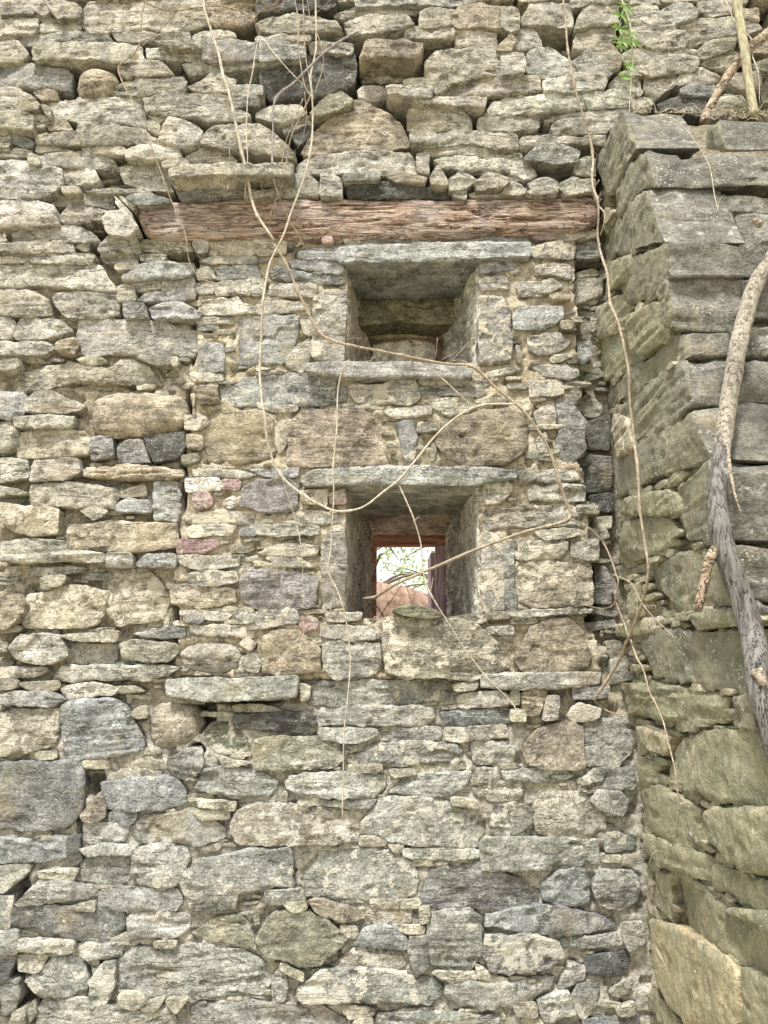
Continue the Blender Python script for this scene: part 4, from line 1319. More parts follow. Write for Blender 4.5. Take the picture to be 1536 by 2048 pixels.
# ------------------------------------------------------------------ the pier on the right
XP = 0.92
pier = thing('stone_pier', 'projecting stone pier of large dark squared blocks with mossy left side', 'pier')
prof = np.array([at_x(x, y, XP)[[1, 2]] for x, y in [(1240, 225), (1252, 240), (1290, 380), (1325, 500), (1342, 640), (1372, 760), (1405, 880), (1420, 940), (1440, 1010), (1458, 1100), (1478, 1300), (1500, 1500), (1540, 1800), (1580, 2048), (1620, 2300)]])
prof = prof[np.argsort(prof[:, 1])]
def front_y(z): return float(np.interp(z, prof[:, 1], prof[:, 0]))
for k, (tone, P, right, rnd, pts) in enumerate(pier_stones):
    R = np.random.default_rng(300 + k)
    P = 0.012 if right is not None else 0.010 + 0.026 * R.random()
    w3 = np.array([at_x(x, y, XP - P) for x, y in pts])
    poly = np.column_stack([-w3[:, 1], w3[:, 2]])
    if right is not None:
        near = w3[np.argmin(w3[:, 1])]
        T = at_y(right, pts[np.argmin(w3[:, 1])][1], near[1])[0] - (XP - P)
        T = float(np.clip(T, 0.12, 0.75)); c = np.array(TONES['q']); al = 0.02
        mat = M_PIER
    else:
        T = 0.14; c = np.array(TONES[tone]); al = 0.30 if tone != 'y' else 0.6; mat = M_PIER
    V, Q, C = stone_geo(poly, P, T, 300 + k, False, rough=0.7, back=1.0, bevel=0.012, grow=0.005 if right is not None else 0.012, wallrough=4.2 if right is not None else 1.0)
    Vw = np.column_stack([XP - V[:, 2], -V[:, 0], V[:, 1]])
    c = c * (1 + 0.10 * R.normal())
    link('stone', mesh_from('stone', Vw, Q, C), mat, pier, tuple(np.clip(c, .02, .8)) + (al,))
pcover = np.zeros_like(cover)
for s_ in pier_stones:
    r = raster(s_[4])
    if r: pcover[r[0]] |= r[1]
ppile = Pile(); RP = np.random.default_rng(91); cnt = 0
CORNER = np.array([(1250, 232), (1290, 380), (1325, 500), (1342, 640), (1372, 760), (1405, 880), (1420, 940), (1440, 1010), (1458, 1100), (1478, 1300), (1500, 1500), (1540, 1800), (1580, 2048)], float)
for k in range(9000):
    y = RP.uniform(420, 2048); x0 = np.interp(y, [400, 1000, 1600, 2048], [1196, 1224, 1278, 1300]); x1 = np.interp(y, CORNER[:, 1], CORNER[:, 0]) - 12
    x = RP.uniform(x0 + 10, x1); w = RP.uniform(16, 60); h = float(np.clip(w * RP.uniform(.2, .6), 8, 24))
    if x - w / 2 < x0 + 2 or x + w / 2 > x1: continue
    a = math.atan2(y - 1330, x - 760) + RP.normal(0, .08)
    q = np.array([(-.5, RP.uniform(-.3, .3)), (-.42, .5), (0, .5), (.4, .45), (.5, 0), (.42, -.45), (.05, -.5), (-.38, -.5)]) * np.array([w, h])
    q = q @ np.array([[math.cos(a), math.sin(a)], [-math.sin(a), math.cos(a)]]) + np.array([x, y])
    r = raster(q)
    if r is None or r[1].sum() == 0 or (pcover[r[0]] & r[1]).sum() > .12 * r[1].sum(): continue
    pcover[r[0]] |= r[1]; cnt += 1
    if cnt > 150: break
    P = RP.uniform(-.012, .016)
    w3 = np.array([at_x(u, v, XP - P) for u, v in q])
    V, Q, C = stone_geo(np.column_stack([-w3[:, 1], w3[:, 2]]), P, .07, 7000 + k, step=.007, grow=.003)
    ppile.add(np.column_stack([XP - V[:, 2], -V[:, 0], V[:, 1]]), Q, C)
if ppile.n: link('pinning_stones', ppile.mesh('pinning_stones'), M_PIER, pier, (.34, .31, .22, .4))['kind'] = 'stuff'
# squared blocks on the front beyond the corner blocks, seen right of the dead stem
front_px = [[(1392, 392), (1545, 395), (1545, 418), (1400, 420)], [(1475, 430), (1560, 425), (1560, 560), (1490, 545)], [(1500, 560), (1600, 560), (1600, 625), (1510, 630)], [(1470, 570), (1502, 560), (1508, 640), (1476, 650)],
            [(1465, 660), (1590, 655), (1590, 705), (1472, 708)]]
for k, pts in enumerate(front_px):
    z = at_y(pts[0][0], sum(p[1] for p in pts) / 4, -0.5)[2]
    Y = front_y(z)
    for _ in range(6): z = at_y(1500, sum(p[1] for p in pts) / 4, Y)[2]; Y = front_y(z)
    poly = np.array([at_y(x, y, Y - .015)[[0, 2]] for x, y in pts])
    V, Q, C = stone_geo(poly, -(Y - .015), 0.15, 420 + k, rough=.8)
    link('stone', mesh_from('stone', wallpos(V), Q, C), M_PIER, pier, (.20, .19, .165, .05))
# body of the pier behind its blocks
zs = np.linspace(-.05, prof[-1, 1] - .03, 60); ys = np.array([front_y(z) for z in zs]) + 0.045
def pier_body():
    nx = 40; xs = np.concatenate([np.linspace(XP + .03, XP + .03, 1), np.linspace(XP + .03, XP + 1.0, nx)])
    side = []; n = len(zs)
    # side sheet (faces left) with mortar relief
    ny = 120; nz = 420
    yy, zz = np.meshgrid(np.linspace(0, 1, ny), np.linspace(-.05, prof[-1, 1] - .02, nz))
    fy = np.interp(zz, prof[:, 1], prof[:, 0]) + .02
    Y = .10 + (fy - .10) * yy
    h = 0.030 + 0.018 * fbm(Y * 9, zz * 11, 0 * Y + 3, 3) + 0.008 * fbm(Y * 38, zz * 42, 0 * Y, 3, .6)
    V = np.column_stack([(XP + .012 + h - .012).ravel(), Y.ravel(), zz.ravel()])
    idx = np.arange(ny * nz).reshape(nz, ny)
    Q = np.stack([idx[:-1, :-1], idx[:-1, 1:], idx[1:, 1:], idx[1:, :-1]], -1).reshape(-1, 4)[:, ::-1]
    me = mesh_from('mortar', V, Q, sharp=False)
    ca = me.color_attributes.new('blend', 'FLOAT_COLOR', 'POINT')
    arr = np.ones((len(V), 4), np.float32); arr[:, 0] = .75; arr[:, 1] = .18; arr[:, 2] = .8; ca.data.foreach_set('color', arr.ravel())
    link('mortar', me, M_MORTAR, pier)
    # front sheet
    xx, zz = np.meshgrid(np.linspace(XP + .02, XP + 1.1, 110), np.linspace(-.05, prof[-1, 1] - .02, 360))
    Y = np.interp(zz, prof[:, 1], prof[:, 0]) + .060 + 0.014 * fbm(xx * 9, zz * 11, 0 * xx + 8, 3) + 0.007 * fbm(xx * 38, zz * 42, 0 * xx, 2)
    idx = np.arange(xx.size).reshape(xx.shape)
    Q = np.stack([idx[:-1, :-1], idx[:-1, 1:], idx[1:, 1:], idx[1:, :-1]], -1).reshape(-1, 4)
    me = mesh_from('mortar', np.column_stack([xx.ravel(), Y.ravel(), zz.ravel()]), Q, sharp=False)
    ca = me.color_attributes.new('blend', 'FLOAT_COLOR', 'POINT')
    arr = np.ones((xx.size, 4), np.float32); arr[:, 0] = .5; arr[:, 1] = .75; arr[:, 2] = .4; ca.data.foreach_set('color', arr.ravel())
    link('mortar', me, M_MORTAR, pier)
    # top bed of earth and rubble
    zt = prof[-1, 1] - .02
    xx, yy = np.meshgrid(np.linspace(XP - .0, XP + 1.1, 90), np.linspace(front_y(zt) + .02, .1, 60))
    z = zt - 0.01 + 0.05 * fbm(xx * 7, yy * 7, 0 * xx, 3) - .08 * (yy < front_y(zt) + .06)
    idx = np.arange(xx.size).reshape(xx.shape)
    Q = np.stack([idx[:-1, :-1], idx[:-1, 1:], idx[1:, 1:], idx[1:, :-1]], -1).reshape(-1, 4)
    me = mesh_from('earth_top', np.column_stack([xx.ravel(), yy.ravel(), z.ravel()]), Q, sharp=False)
    ca = me.color_attributes.new('blend', 'FLOAT_COLOR', 'POINT'); arr = np.ones((xx.size, 4), np.float32); arr[:, 0] = .4; arr[:, 1] = .95; arr[:, 2] = .6
    ca.data.foreach_set('color', arr.ravel()); link('earth_top', me, M_MORTAR, pier)
pier_body()

# ------------------------------------------------------------------ the timber beam
bp = [(272, 412), (285, 403), (400, 401), (520, 396), (700, 397), (900, 398), (1040, 392), (1150, 388), (1188, 395), (1197, 425), (1190, 446), (1150, 458), (1000, 464), (850, 471), (680, 474), (520, 471), (400, 474), (305, 474), (288, 460)]
bpoly = np.array([at_y(x, y, -.045)[[0, 2]] for x, y in bp])
V, Q, C = stone_geo(bpoly, .045, .22, 77, rough=.8, step=.0065, back=1.0, wood=True, bevel=.014, walls=8)
beam = link('timber_beam', mesh_from('timber_beam', wallpos(V), Q, C), M_BEAM)
tag(beam, 'long cracked red-brown timber beam set across the wall above the upper niche', 'beam')

# loose slate on the sill of the lower niche
fp = np.array([at_y(512 + x / 3, 1024 + y / 3, -.09)[[0, 2]] for x, y in [(820, 588), (870, 572), (950, 563), (1040, 582), (1110, 610), (1095, 626), (1020, 630), (930, 618), (860, 604)]])
V, Q, C = stone_geo(fp, .09, .15, 88, rough=.2, back=.9, strata=.001, bevel=.004)
fl = link('loose_slate', mesh_from('loose_slate', wallpos(V), Q, C), M_STONE, None, (.15, .145, .10, .0))
tag(fl, 'loose dark slate flake lying tilted on the sill of the lower niche', 'slate')

# ------------------------------------------------------------------ beyond the lower niche
fr = thing('window_frame', 'red-brown wooden window frame seen at the back of the lower niche', 'window frame')
def board(nm, lo, hi, mat, seed):
    V, Q, C = slab_geo((A3(lo[0], lo[1], lo[2]), A3(hi[0], lo[1], lo[2]), A3(hi[0], lo[1], hi[2]), A3(lo[0], lo[1], hi[2])), hi[1] - lo[1], seed, .0015, .012)
    link(nm, mesh_from(nm, V, Q, C), mat, fr)
yb = .90
top0, top1 = at_y(760, 1090, yb)[2], at_y(760, 1068, yb)[2]
lx = at_y(753, 1150, yb)[0]; rx = at_y(862, 1150, yb)[0]; rx2 = at_y(897, 1150, yb)[0]
zbot = ZL0 - .12
board('head_rail', (lx - .06, yb, top0), (rx2 + .06, yb + .08, top1 + .04), M_FRAME, 3)
board('head_rail', (lx - .06, yb - .02, top0 + .018), (rx2 + .06, yb - .002, top1 + .05), M_FRAME, 4)
board('jamb', (lx - .06, yb + .002, zbot), (lx, yb + .08, top0 - .001), M_FRAME, 5)
board('jamb', (rx + .025, yb + .002, zbot), (rx2 + .03, yb + .06, top0 - .001), M_FRAME_SUN_TINT, 6)
board('open_casement', (rx + .004, yb + .065, zbot), (rx + .03, yb + .36, top0 - .03), M_FRAME_SUN_TINT, 7)
def plaster_wall():
    yw = 4.2
    pts = [(640, 1130), (755, 1160), (815, 1170), (860, 1188), (950, 1215), (1000, 1225)]
    top = np.array([at_y(x, y, yw) for x, y in pts])
    xs = np.linspace(-2.5, 2.8, 60); tz = np.interp(xs, top[:, 0], top[:, 2]) + .02 * vnoise(xs * 4, xs * 0, xs * 0)
    V = []; n = len(xs)
    for yy in (yw, yw + .35):
        for f in np.linspace(0, 1, 14):
            zz = -.05 + (tz + .05) * f
            V.append(np.column_stack([xs, yy + .02 * fbm(xs * 5, zz * 5, 0 * xs + yy, 3), zz]))
    V = np.vstack(V); Q = []
    for b in (0, 14):
        for a in range(13):
            for k in range(n - 1):
                q = [(b + a) * n + k, (b + a) * n + k + 1, (b + a + 1) * n + k + 1, (b + a + 1) * n + k]
                Q.append(q if b == 0 else q[::-1])
    for k in range(n - 1): Q.append([13 * n + k, 13 * n + k + 1, 27 * n + k + 1, 27 * n + k])
    Q += [[a * n, (a + 1) * n, (15 + a) * n, (14 + a) * n] for a in range(13)] + [[(14 + a) * n + n - 1, (15 + a) * n + n - 1, (a + 1) * n + n - 1, a * n + n - 1] for a in range(13)]
    o = link('plastered_wall', mesh_from('plastered_wall', V, Q, sharp=False), M_PLASTER)
    tag(o, 'broken terracotta plastered wall seen far behind through the lower niche', 'wall')
plaster_wall()
def tree(x, y, h, r, seed, label):
    R = np.random.default_rng(seed)
    t = thing('broadleaf_tree', label, 'tree', group='trees behind the wall')
    P = spline([(x, y, -.05), (x + .1, y, h * .35), (x - .05, y + .1, h * .7), (x, y, h)], .25)
    pile = Pile(); pile.add(*tube_geo(P, np.linspace(.12, .02, len(P)), 8, seed, .2, 6))
    ends = []
    for k in range(26):
        i = int(R.uniform(.25, .95) * (len(P) - 1)); a = R.uniform(0, 6.28); l = r * R.uniform(.5, 1.0)
        e = P[i] + np.array([math.cos(a) * l, math.sin(a) * l, R.uniform(-.1, .6) * l])
        B = spline([P[i], (P[i] + e) / 2 + np.array([0, 0, .12 * l]), e], .15)
        pile.add(*tube_geo(B, np.linspace(.03, .006, len(B)), 5, k, .2, 8)); ends += list(B[len(B) // 3:])
    link('trunk', pile.mesh('trunk', False), M_TRUNK, t)
    ends = np.array(ends); n = 1300
    c = ends[R.integers(0, len(ends), n)] + R.normal(0, .16, (n, 3))
    d = R.normal(size=(n, 3)); d /= np.linalg.norm(d, axis=1)[:, None]; e = np.cross(d, R.normal(size=(n, 3))); e /= np.linalg.norm(e, axis=1)[:, None]
    s = R.uniform(.03, .055, n)[:, None]
    V = np.stack([c - d * s, c + e * s * .5, c + d * s, c - e * s * .5], 1).reshape(-1, 3)
    link('crown', mesh_from('crown', V, np.arange(4 * n).reshape(-1, 4), sharp=False), M_LEAF, t)
tree(-.1, 8.6, 3.9, 1.5, 3, 'pale leafy tree straight behind the lower niche opening')
tree(1.5, 11.5, 4.6, 1.8, 4, 'leafy tree farther back, right of the other tree behind the niche')

# ------------------------------------------------------------------ vines, stems, plants
def vine(name, label, strands, mat, group='dry vine stems hanging over the wall', cat='vine'):
    """strands: list of (pixels, radius in pixels start, end, stand-off start, end)"""
    t = None; mat0 = mat
    for k, (pts, r0, r1, d0, d1, *om) in enumerate(strands):
        n = len(pts); mat = om[0] if om else mat0
        P = np.array([at_y(x, y, -(d0 + (d1 - d0) * (i / (n - 1)) ** (1 if d1 >= 0 or n < 10 else 18))) for i, (x, y) in enumerate(pts)])
        P = np.array([at_x(x, y, XP - .075) if p[0] > XP - .075 and d0 < .5 and y > 300 else p for p, (x, y) in zip(P, pts)])   # stays clear of the pier's side
        S = spline(P, .02)
        R = np.random.default_rng(len(pts) * 7 + k + len(label))
        S = S + 0.0035 * np.column_stack([vnoise(np.arange(len(S)) * .16, 0, 3 + k), vnoise(np.arange(len(S)) * .16, 4, 9 + k), 0 * S[:, 0]])
        L = np.concatenate([[0], np.cumsum(np.linalg.norm(np.diff(S, axis=0), axis=1))])
        rr = (r0 + (r1 - r0) * L / L[-1]) * .00138 * (1 + .22 * vnoise(L * 9, 0, k + 2.5)) * np.clip((S[:, 1] + 3) / 2.9, .5, 1.1)
        nodes = np.arange(.12, L[-1], .17) + R.uniform(-.03, .03, len(np.arange(.12, L[-1], .17)))
        kv = np.concatenate([[0], nodes, [L[-1]]])
        S = S + np.column_stack([np.interp(L, kv, R.normal(0, .0055, len(kv))), np.interp(L, kv, R.normal(0, .008, len(kv))), np.interp(L, kv, R.normal(0, .004, len(kv)))])
        for nd in nodes: rr = rr * (1 + .55 * np.exp(-((L - nd) / .008) ** 2))
        V, Q, C = tube_geo(S, rr, 7, k, .12, 90)
        pile = Pile(); pile.add(V, Q, C)                      # short curling tendrils and snapped shoots along the stem
        for nd in nodes:
            if R.random() < .45: continue
            p0 = S[np.argmin(abs(L - nd))]; d = R.normal(size=3); d[1] = -abs(d[1]) * .5; d /= np.linalg.norm(d); e = R.normal(size=3) * .5; ll = R.uniform(.015, .065)
            B = spline([p0, p0 + d * ll * .5 + e * ll * .12, p0 + (d + .6 * e) * ll * .8, p0 + (d + e) * ll * .9 - np.array([0, 0, .2 * ll])], .008)
            pile.add(*tube_geo(B, np.linspace(.0013, .0006, len(B)), 4, k, .1, 80))
        me = pile.mesh(name, False)
        if t is None and len(strands) == 1:
            t = link(name, me, mat); tag(t, label, cat, group); return t
        if t is None:
            t = thing(name, label, cat, group=group)
        link('main_stem' if k == 0 else 'side_shoot', me, mat, t)
    return t
vine('dry_vine', 'long pale vine hanging from the top beside the pier, splitting into loops below', [
    ([(1124, -20), (1135, 90), (1145, 180), (1165, 240), (1185, 300), (1189, 370), (1199, 420), (1203, 500), (1222, 590), (1242, 650), (1250, 720), (1256, 800), (1262, 880), (1272, 940), (1280, 1010), (1290, 1090), (1296, 1140), (1285, 1200), (1262, 1280), (1235, 1325), (1185, 1400)], 3.6, 4.2, .13, .12),
    ([(1262, 1282), (1285, 1330), (1297, 1392), (1328, 1450), (1345, 1530), (1350, 1610), (1342, 1690), (1318, 1725)], 2.6, 1.3, .12, .12),
    ([(1187, 1400), (1215, 1420), (1260, 1425), (1297, 1392)], 1.6, 1.4, .12, .12),
    ([(1138, 1036), (1180, 1055), (1210, 1090), (1230, 1150), (1235, 1165), (1228, 1205), (1205, 1215), (1165, 1207)], 2.2, 1.2, .12, .10),
    ([(1233, 1150), (1262, 1165), (1285, 1205), (1320, 1245), (1350, 1280)], 1.8, .9, .10, .12),
    ([(1228, 1208), (1245, 1250), (1260, 1280)], 1.8, 1.8, .11, .12),
    ([(1197, 360), (1187, 380), (1196, 410), (1208, 440), (1203, 470)], 2.2, 2.0, .11, .12)], M_VINE)
vine('dry_vine', 'thickest dry vine from the top left, looping round both niches to the lower sill', [
    ([(405, -20), (412, 20), (430, 80), (445, 130), (465, 210), (485, 300), (500, 370), (520, 430), (546, 482)], 4.6, 4.2, .13, .13, M_VINE_PALE),
    ([(544, 478), (562, 512), (600, 585), (635, 660), (660, 682), (700, 695), (760, 705), (830, 716), (900, 726), (945, 733), (985, 770), (1028, 805), (1060, 840), (1100, 900), (1120, 950), (1135, 1000), (1140, 1035), (1060, 1063), (960, 1095), (880, 1130), (800, 1165), (728, 1200)], 4.0, 4.6, .13, -.12),
    ([(985, 770), (950, 745), (920, 722), (890, 722)], 1.8, 1.0, .10, .06), ([(900, 722), (935, 690), (945, 710)], 1.0, .8, .08, .08)], M_VINE)
vine('dry_vine', 'bleached vine beside the thick one, sweeping in a curve below the upper niche', [
    ([(633, -20), (631, 100), (626, 200), (622, 300), (600, 380), (570, 460), (545, 520), (530, 600), (518, 680), (520, 780), (524, 820), (532, 880), (560, 950), (600, 990), (640, 1012), (670, 1022), (720, 1015), (760, 990), (800, 960), (830, 925), (870, 880), (920, 835), (970, 810), (1028, 806)], 3.0, 3.4, .17, .13),
    ([(524, 820), (545, 835), (557, 850), (558, 880), (562, 915)], 1.5, .8, .13, .12),
    ([(562, 940), (575, 990), (590, 1050), (600, 1110), (605, 1170)], 1.3, .7, .12, .09)], M_VINE_PALE)
vine('dry_vine', 'thin pale vine dropping straight down left of the lower niche', [
    ([(697, 722), (682, 755), (676, 850), (671, 950), (668, 1022), (664, 1100), (658, 1140), (668, 1165), (682, 1195), (695, 1250), (695, 1350), (690, 1450), (687, 1530), (684, 1640)], 2.4, 1.3, .12, .08)], M_VINE_PALE)
vine('dry_vine', 'thin vine hanging across the lower niche opening and its tilted slate', [
    ([(800, 960), (820, 1010), (835, 1050), (846, 1090), (848, 1130), (855, 1170), (880, 1220), (920, 1280), (960, 1330), (1010, 1390), (1042, 1442)], 2.6, 1.2, .14, .10),
    ([(838, 1035), (830, 1040), (822, 1046)], 1.1, .5, .14, .16)], M_VINE_PALE)
vine('dry_vine', 'short thin vine crossing just below the right corner of the upper niche', [
    ([(830, 725), (860, 737), (880, 755), (920, 790), (960, 820), (1000, 840), (1035, 852)], 2.0, 1.3, .12, .09)], M_VINE_PALE)
vine('dry_vine', 'thin vine at far left running down over the left end of the beam', [
    ([(296, -20), (288, 40), (283, 85), (262, 110), (238, 130), (244, 160), (262, 200), (280, 230), (300, 290), (320, 350), (345, 415), (368, 470), (380, 520), (400, 550), (430, 562), (480, 565), (520, 545)], 2.4, 1.1, .12, .08),
    ([(360, -10), (350, 25), (320, 55), (283, 88)], 2.2, 1.8, .14, .12)], M_VINE)
vine('dry_vine', 'thin brown runners lying sideways across the top left of the wall', [
    ([(262, -12), (300, 8), (350, 24), (400, 20), (440, 16), (480, 25), (505, 45), (520, 70)], 2.2, 1.6, .15, .10),
    ([(430, 20), (500, 12), (550, 14), (580, -6)], 1.5, 1.2, .15, .15),
    ([(420, 30), (445, 30), (440, 60), (425, 90)], .9, .7, .13, .10),
    ([(505, 42), (520, 20), (550, 5), (570, -10)], 1.8, 1.4, .13, .15),
    ([(430, 50), (460, 45), (490, 28)], .9, .8, .12, .12)], M_VINE_BROWN)
vine('dry_vine', 'pale stem leaning right to left from under the runners to the beam', [
    ([(522, 75), (512, 110), (505, 150), (498, 190), (494, 250), (495, 300), (497, 330), (490, 400)], 2.2, 1.4, .12, .11),
    ([(522, 76), (545, 105), (575, 135), (605, 160)], 2.0, 1.6, .12, .14)], M_VINE_PALE)
vine('dry_vine', 'bundle of thin upright stems crossing at the top just left of the dark boulder', [
    ([(590, -15), (594, 40), (600, 90), (605, 140), (612, 180), (624, 200)], 2.2, 2.0, .16, .16),
    ([(602, -15), (606, 60), (612, 110), (622, 160), (626, 190)], 1.8, 1.6, .15, .17),
    ([(610, -15), (622, 30), (637, 70), (646, 120), (640, 155), (628, 185)], 1.4, 1.4, .17, .17),
    ([(626, 190), (605, 225), (580, 270), (566, 330), (556, 400)], 1.9, 1.2, .16, .11),
    ([(612, 180), (612, 260), (600, 300)], 1.1, .8, .15, .12),
    ([(610, 195), (590, 240), (570, 290), (560, 350), (548, 440)], 1.5, 1.0, .14, .10),
    ([(640, 130), (650, 170), (660, 185)], .8, .5, .15, .12)], M_VINE)
vine('dead_twig', 'bent grey dead twig leaning across the dark boulder above the beam', [
    ([(718, 65), (680, 85), (648, 110), (612, 148), (588, 172), (560, 190), (548, 215), (545, 250), (548, 310), (553, 360), (560, 398)], 4.2, 2.4, .18, .12)], M_TWIG_GREY, cat='twig', group='dead twigs on the wall')
vine('dead_twig', 'dark forked twig lying over the middle of the beam', [
    ([(538, 455), (545, 425), (556, 402), (566, 398)], 2.2, 1.6, .10, .12), ([(560, 398), (575, 430), (590, 462), (613, 502)], 2.6, 1.6, .12, .09),
    ([(545, 424), (530, 390), (520, 350)], 1.4, .9, .10, .12)], M_VINE_BROWN, cat='twig', group='dead twigs on the wall')
vine('dead_twig', 'short broken stub hanging over the grey slab above the beam', [
    ([(462, 300), (462, 340), (458, 382)], 1.3, 2.0, .16, .16), ([(462, 302), (476, 308), (484, 330)], 1.3, .9, .16, .13)], M_VINE, cat='twig', group='dead twigs on the wall')
for lb, st in (('short slanting dry twig at the right end of the upper niche sill', ([(892, 720), (910, 712), (930, 698), (940, 688)], 1.2, .8, .0, .02)),
               ('upright dry twig standing inside the upper niche, right of its middle', ([(871, 676), (872, 700), (871, 722)], 1.3, 1.0, .06, .05)),
               ('small dry twig at the middle of the upper niche sill', ([(823, 724), (840, 708), (852, 698)], 1.0, .6, .06, .04)),
               ('tiny dry twig against the left side of the upper niche', ([(690, 683), (705, 677), (722, 674)], .9, .6, .05, .03))):
    vine('dead_twig', lb, [st], M_VINE, cat='twig', group='dead twigs on the wall')
vine('dry_vine', 'thin pale vine trailing over the top dark blocks of the pier', [
    ([(1320, 232), (1345, 240), (1362, 255), (1385, 282), (1412, 318), (1422, 345), (1428, 390), (1435, 425), (1446, 460)], 2.0, 1.2, .62, .66),
    ([(1322, 236), (1335, 246), (1348, 244)], 1.3, 1.0, .62, .62)], M_VINE_PALE)
for lb, st in (('thick red-brown root stub at the bottom left of the lower niche', ([(735, 1205), (760, 1215), (775, 1235)], 2.6, 1.8, -.25, -.3)),
               ('thin curved brown twig rising from the left foot of the lower niche', ([(757, 1245), (770, 1215), (790, 1185), (805, 1165)], 1.6, .8, -.35, -.4)),
               ('short thin twig against the white sky in the lower niche', ([(800, 1128), (806, 1105), (798, 1090)], 1.0, .6, -.5, -.55)),
               ('thin twig hanging in front of the terracotta wall in the lower niche', ([(812, 1165), (820, 1195), (824, 1225)], 1.1, .7, -.4, -.4))):
    vine('dead_twig', lb, [st], M_VINE_BROWN, cat='twig', group='dead twigs on the wall')
# dry grass and litter on top of the pier and in a few joints
def dry_grass():
    R = np.random.default_rng(44); pile = Pile()
    spots = [(R.uniform(1255, 1400), 226, R.uniform(.22, .5)) for _ in range(50)] + [(R.uniform(1400, 1536), R.uniform(222, 240), R.uniform(.1, .45)) for _ in range(110)]
    spots += [(R.uniform(700, 800), 727, .05) for _ in range(10)] + [(R.uniform(1190, 1215), R.uniform(390, 410), .04) for _ in range(10)] + [(R.uniform(650, 760), R.uniform(1232, 1242), .04) for _ in range(14)]
    for (x, y, d) in spots:
        p = at_y(x, y, -d); a = R.normal(0, 1.2); l = R.uniform(.02, .075); dr = np.array([math.sin(a), R.normal(-.2, .4), abs(math.cos(a)) * .5]); dr /= np.linalg.norm(dr)
        B = spline([p, p + dr * l * .6 + np.array([0, 0, .15 * l]), p + dr * l - np.array([0, 0, .25 * l])], .012)
        pile.add(*tube_geo(B, np.linspace(.0016, .0006, len(B)), 4, 1, .1, 60))
    o = link('dry_grass', pile.mesh('dry_grass', False), M_VINE_PALE); o['kind'] = 'stuff'
    tag(o, 'dry grass stalks and litter on the pier top and in joints', 'dry grass')
dry_grass()
# green cleavers
pl = thing('cleavers_plant', 'bright green cleavers plant trailing down at the top right of the wall', 'plant')
st = spline(np.array([at_y(x, y, -.13) for x, y in [(1237, -20), (1250, 20), (1260, 50), (1264, 90), (1265, 130), (1262, 170), (1258, 225)]]), .02)
V, Q, C = tube_geo(st, np.linspace(.0045, .002, len(st)), 6, 1, .1, 80); link('stem', mesh_from('stem', V, Q, C, False), M_VINE_PALE, pl)
for px in ([(1246, 25), (1240, 45), (1238, 60), (1245, 80)], [(1244, 82), (1255, 84), (1264, 88)], [(1264, 100), (1262, 120), (1258, 135), (1250, 152)]):
    S = spline(np.array([at_y(x, y, -.135) for x, y in px]), .015); V, Q, C = tube_geo(S, .0025, 5, 2, .1, 80); link('stem', mesh_from('stem', V, Q, C, False), M_CLEAVER, pl)
RL = np.random.default_rng(12)
for (x, y, n, l) in [(1242, 30, 9, .060), (1238, 58, 9, .055), (1244, 83, 10, .050), (1264, 82, 9, .050), (1241, 92, 7, .045), (1258, 132, 8, .045), (1248, 155, 9, .042), (1252, 14, 8, .05), (1262, 70, 7, .04)]:
    c = at_y(x, y, -.14); Vs = []; Qs = []
    tiltv = RL.normal(0, .35, 3)
    for k in range(n):
        a = 2 * math.pi * k / n + RL.uniform(-.2, .2); d = np.array([math.cos(a), -.25 + tiltv[1] * .5 + .4 * math.sin(a + 1), math.sin(a) * .8 + tiltv[2] * .3]); d /= np.linalg.norm(d)
        e = np.cross(d, np.array([.1, 1, .2])); e /= np.linalg.norm(e); ll = l * RL.uniform(.7, 1.1); b = len(Vs)
        for f, w in ((0, .12), (.35, .8), (.7, 1.0), (1.0, .1)):
            p = c + d * ll * f + np.array([0, 0, -.25 * ll * f * f]); Vs += [p - e * w * .0036, p + e * w * .0036]
        Qs += [[b + 2 * q, b + 2 * q + 1, b + 2 * q + 3, b + 2 * q + 2] for q in range(3)]
    link('leaf_whorl', mesh_from('leaf_whorl', np.array(Vs), Qs, sharp=False), M_CLEAVER, pl)

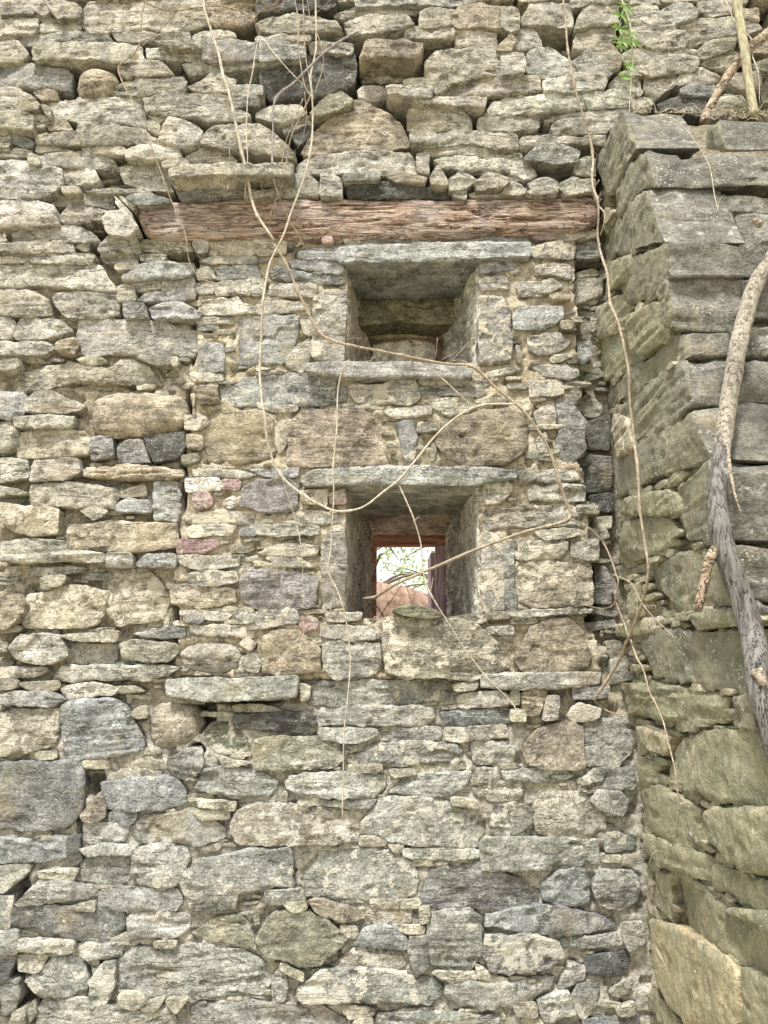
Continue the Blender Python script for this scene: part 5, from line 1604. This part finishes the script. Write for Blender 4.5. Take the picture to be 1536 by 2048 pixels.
# dead ivy trunk in front of the pier, sticks on top of it
def on_pier(x, y, off):
    Y = -.7
    for _ in range(12):
        z = at_y(x, y, Y)[2]; Y = front_y(z) - off
    return at_y(x, y, Y)
dt = thing('dead_ivy_trunk', 'thick dead ivy trunk, bark pale above and bare grey below, leaning along the pier', 'dead trunk')
def limb(nm, px, r, mat, off, sides=14, rough=.16, fine=22, step=.012):
    P = np.array([on_pier(x, y, off + 0.09 * float(sstep(y, 1180, 1400))) for x, y in px]); S = spline(P, step)
    rad = np.interp(np.linspace(0, 1, len(S)), np.linspace(0, 1, len(r)), r)
    V, Q, C = tube_geo(S, rad, sides, 4, rough, fine); return link(nm, mesh_from(nm, V, Q, C, False), mat, dt)
K = .00130
M_TRUNKMIX = trunk_material()
limb('main_stem', [(1560, 480), (1540, 520), (1516, 560), (1500, 600), (1486, 650), (1472, 715), (1460, 785), (1450, 850), (1442, 920), (1436, 990), (1440, 1050), (1455, 1110), (1472, 1170), (1492, 1225), (1506, 1280), (1514, 1340), (1524, 1400), (1546, 1470), (1570, 1540)],
     [16 * K, 17 * K, 20 * K, 21 * K, 20 * K, 20 * K, 20 * K, 19 * K, 18 * K, 18 * K, 19 * K, 20 * K, 21 * K, 23 * K, 22 * K, 22 * K, 22 * K, 22 * K, 22 * K], M_TRUNKMIX, .055, 20, .26, 13, .008)
limb('broken_branch', [(1452, 1082), (1434, 1094), (1420, 1120), (1408, 1165), (1394, 1222)], [12 * K, 10 * K, 10 * K, 8 * K], M_DARKBARK, .05, 10, .2, 40)
limb('branch_stub', [(1508, 1215), (1525, 1222), (1550, 1225)], [16 * K, 11 * K, 9 * K], M_BARE, .06, 10)
limb('branch_stub', [(1515, 1340), (1524, 1362), (1530, 1366)], [12 * K, 8 * K, 6 * K], M_BARK, .085, 9)
limb('bark_strip', [(1455, 885), (1460, 940), (1470, 990), (1483, 1028)], [4 * K, 4 * K, 3 * K, 1.5 * K], M_BARK, .075, 6)
limb('branch_stub', [(1522, 450), (1512, 443), (1505, 440)], [9 * K, 8 * K, 7 * K], M_BARK, .12, 9)
def stick(nm, label, px, r, mat, d0, d1, cat='stick', rough=.15, fine=30):
    n = len(px); P = np.array([at_y(x, y, -(d0 + (d1 - d0) * i / (n - 1))) for i, (x, y) in enumerate(px)]); S = spline(P, .012)
    V, Q, C = tube_geo(S, np.interp(np.linspace(0, 1, len(S)), np.linspace(0, 1, len(r)), r), 12, 3, rough, fine)
    tag(link(nm, mesh_from(nm, V, Q, C, False), mat), label, cat)
stick('fallen_branch', 'dark flaking branch leaning on the top of the pier at top right', [(1560, 45), (1530, 70), (1500, 95), (1482, 115), (1455, 155), (1430, 195), (1405, 245)], [.024, .022, .020, .019, .018, .018, .016], M_DARKBARK, .10, .30, rough=.3, fine=45)
stick('upright_stem', 'smooth olive upright stem rising from the pier at top right', [(1472, -30), (1479, 40), (1489, 100), (1497, 160), (1509, 232)], [.020, .018, .0175, .017, .017], M_OLIVE, .26, .36, rough=.05)
vine('dry_vine', 'thin pale stalk crossing behind the upright olive stem at top right', [([(1446, -15), (1462, 35), (1480, 60), (1503, 75), (1505, 110), (1515, 145), (1522, 205)], 2.2, 1.4, .12, .2)], M_VINE_PALE)
print('scene built')
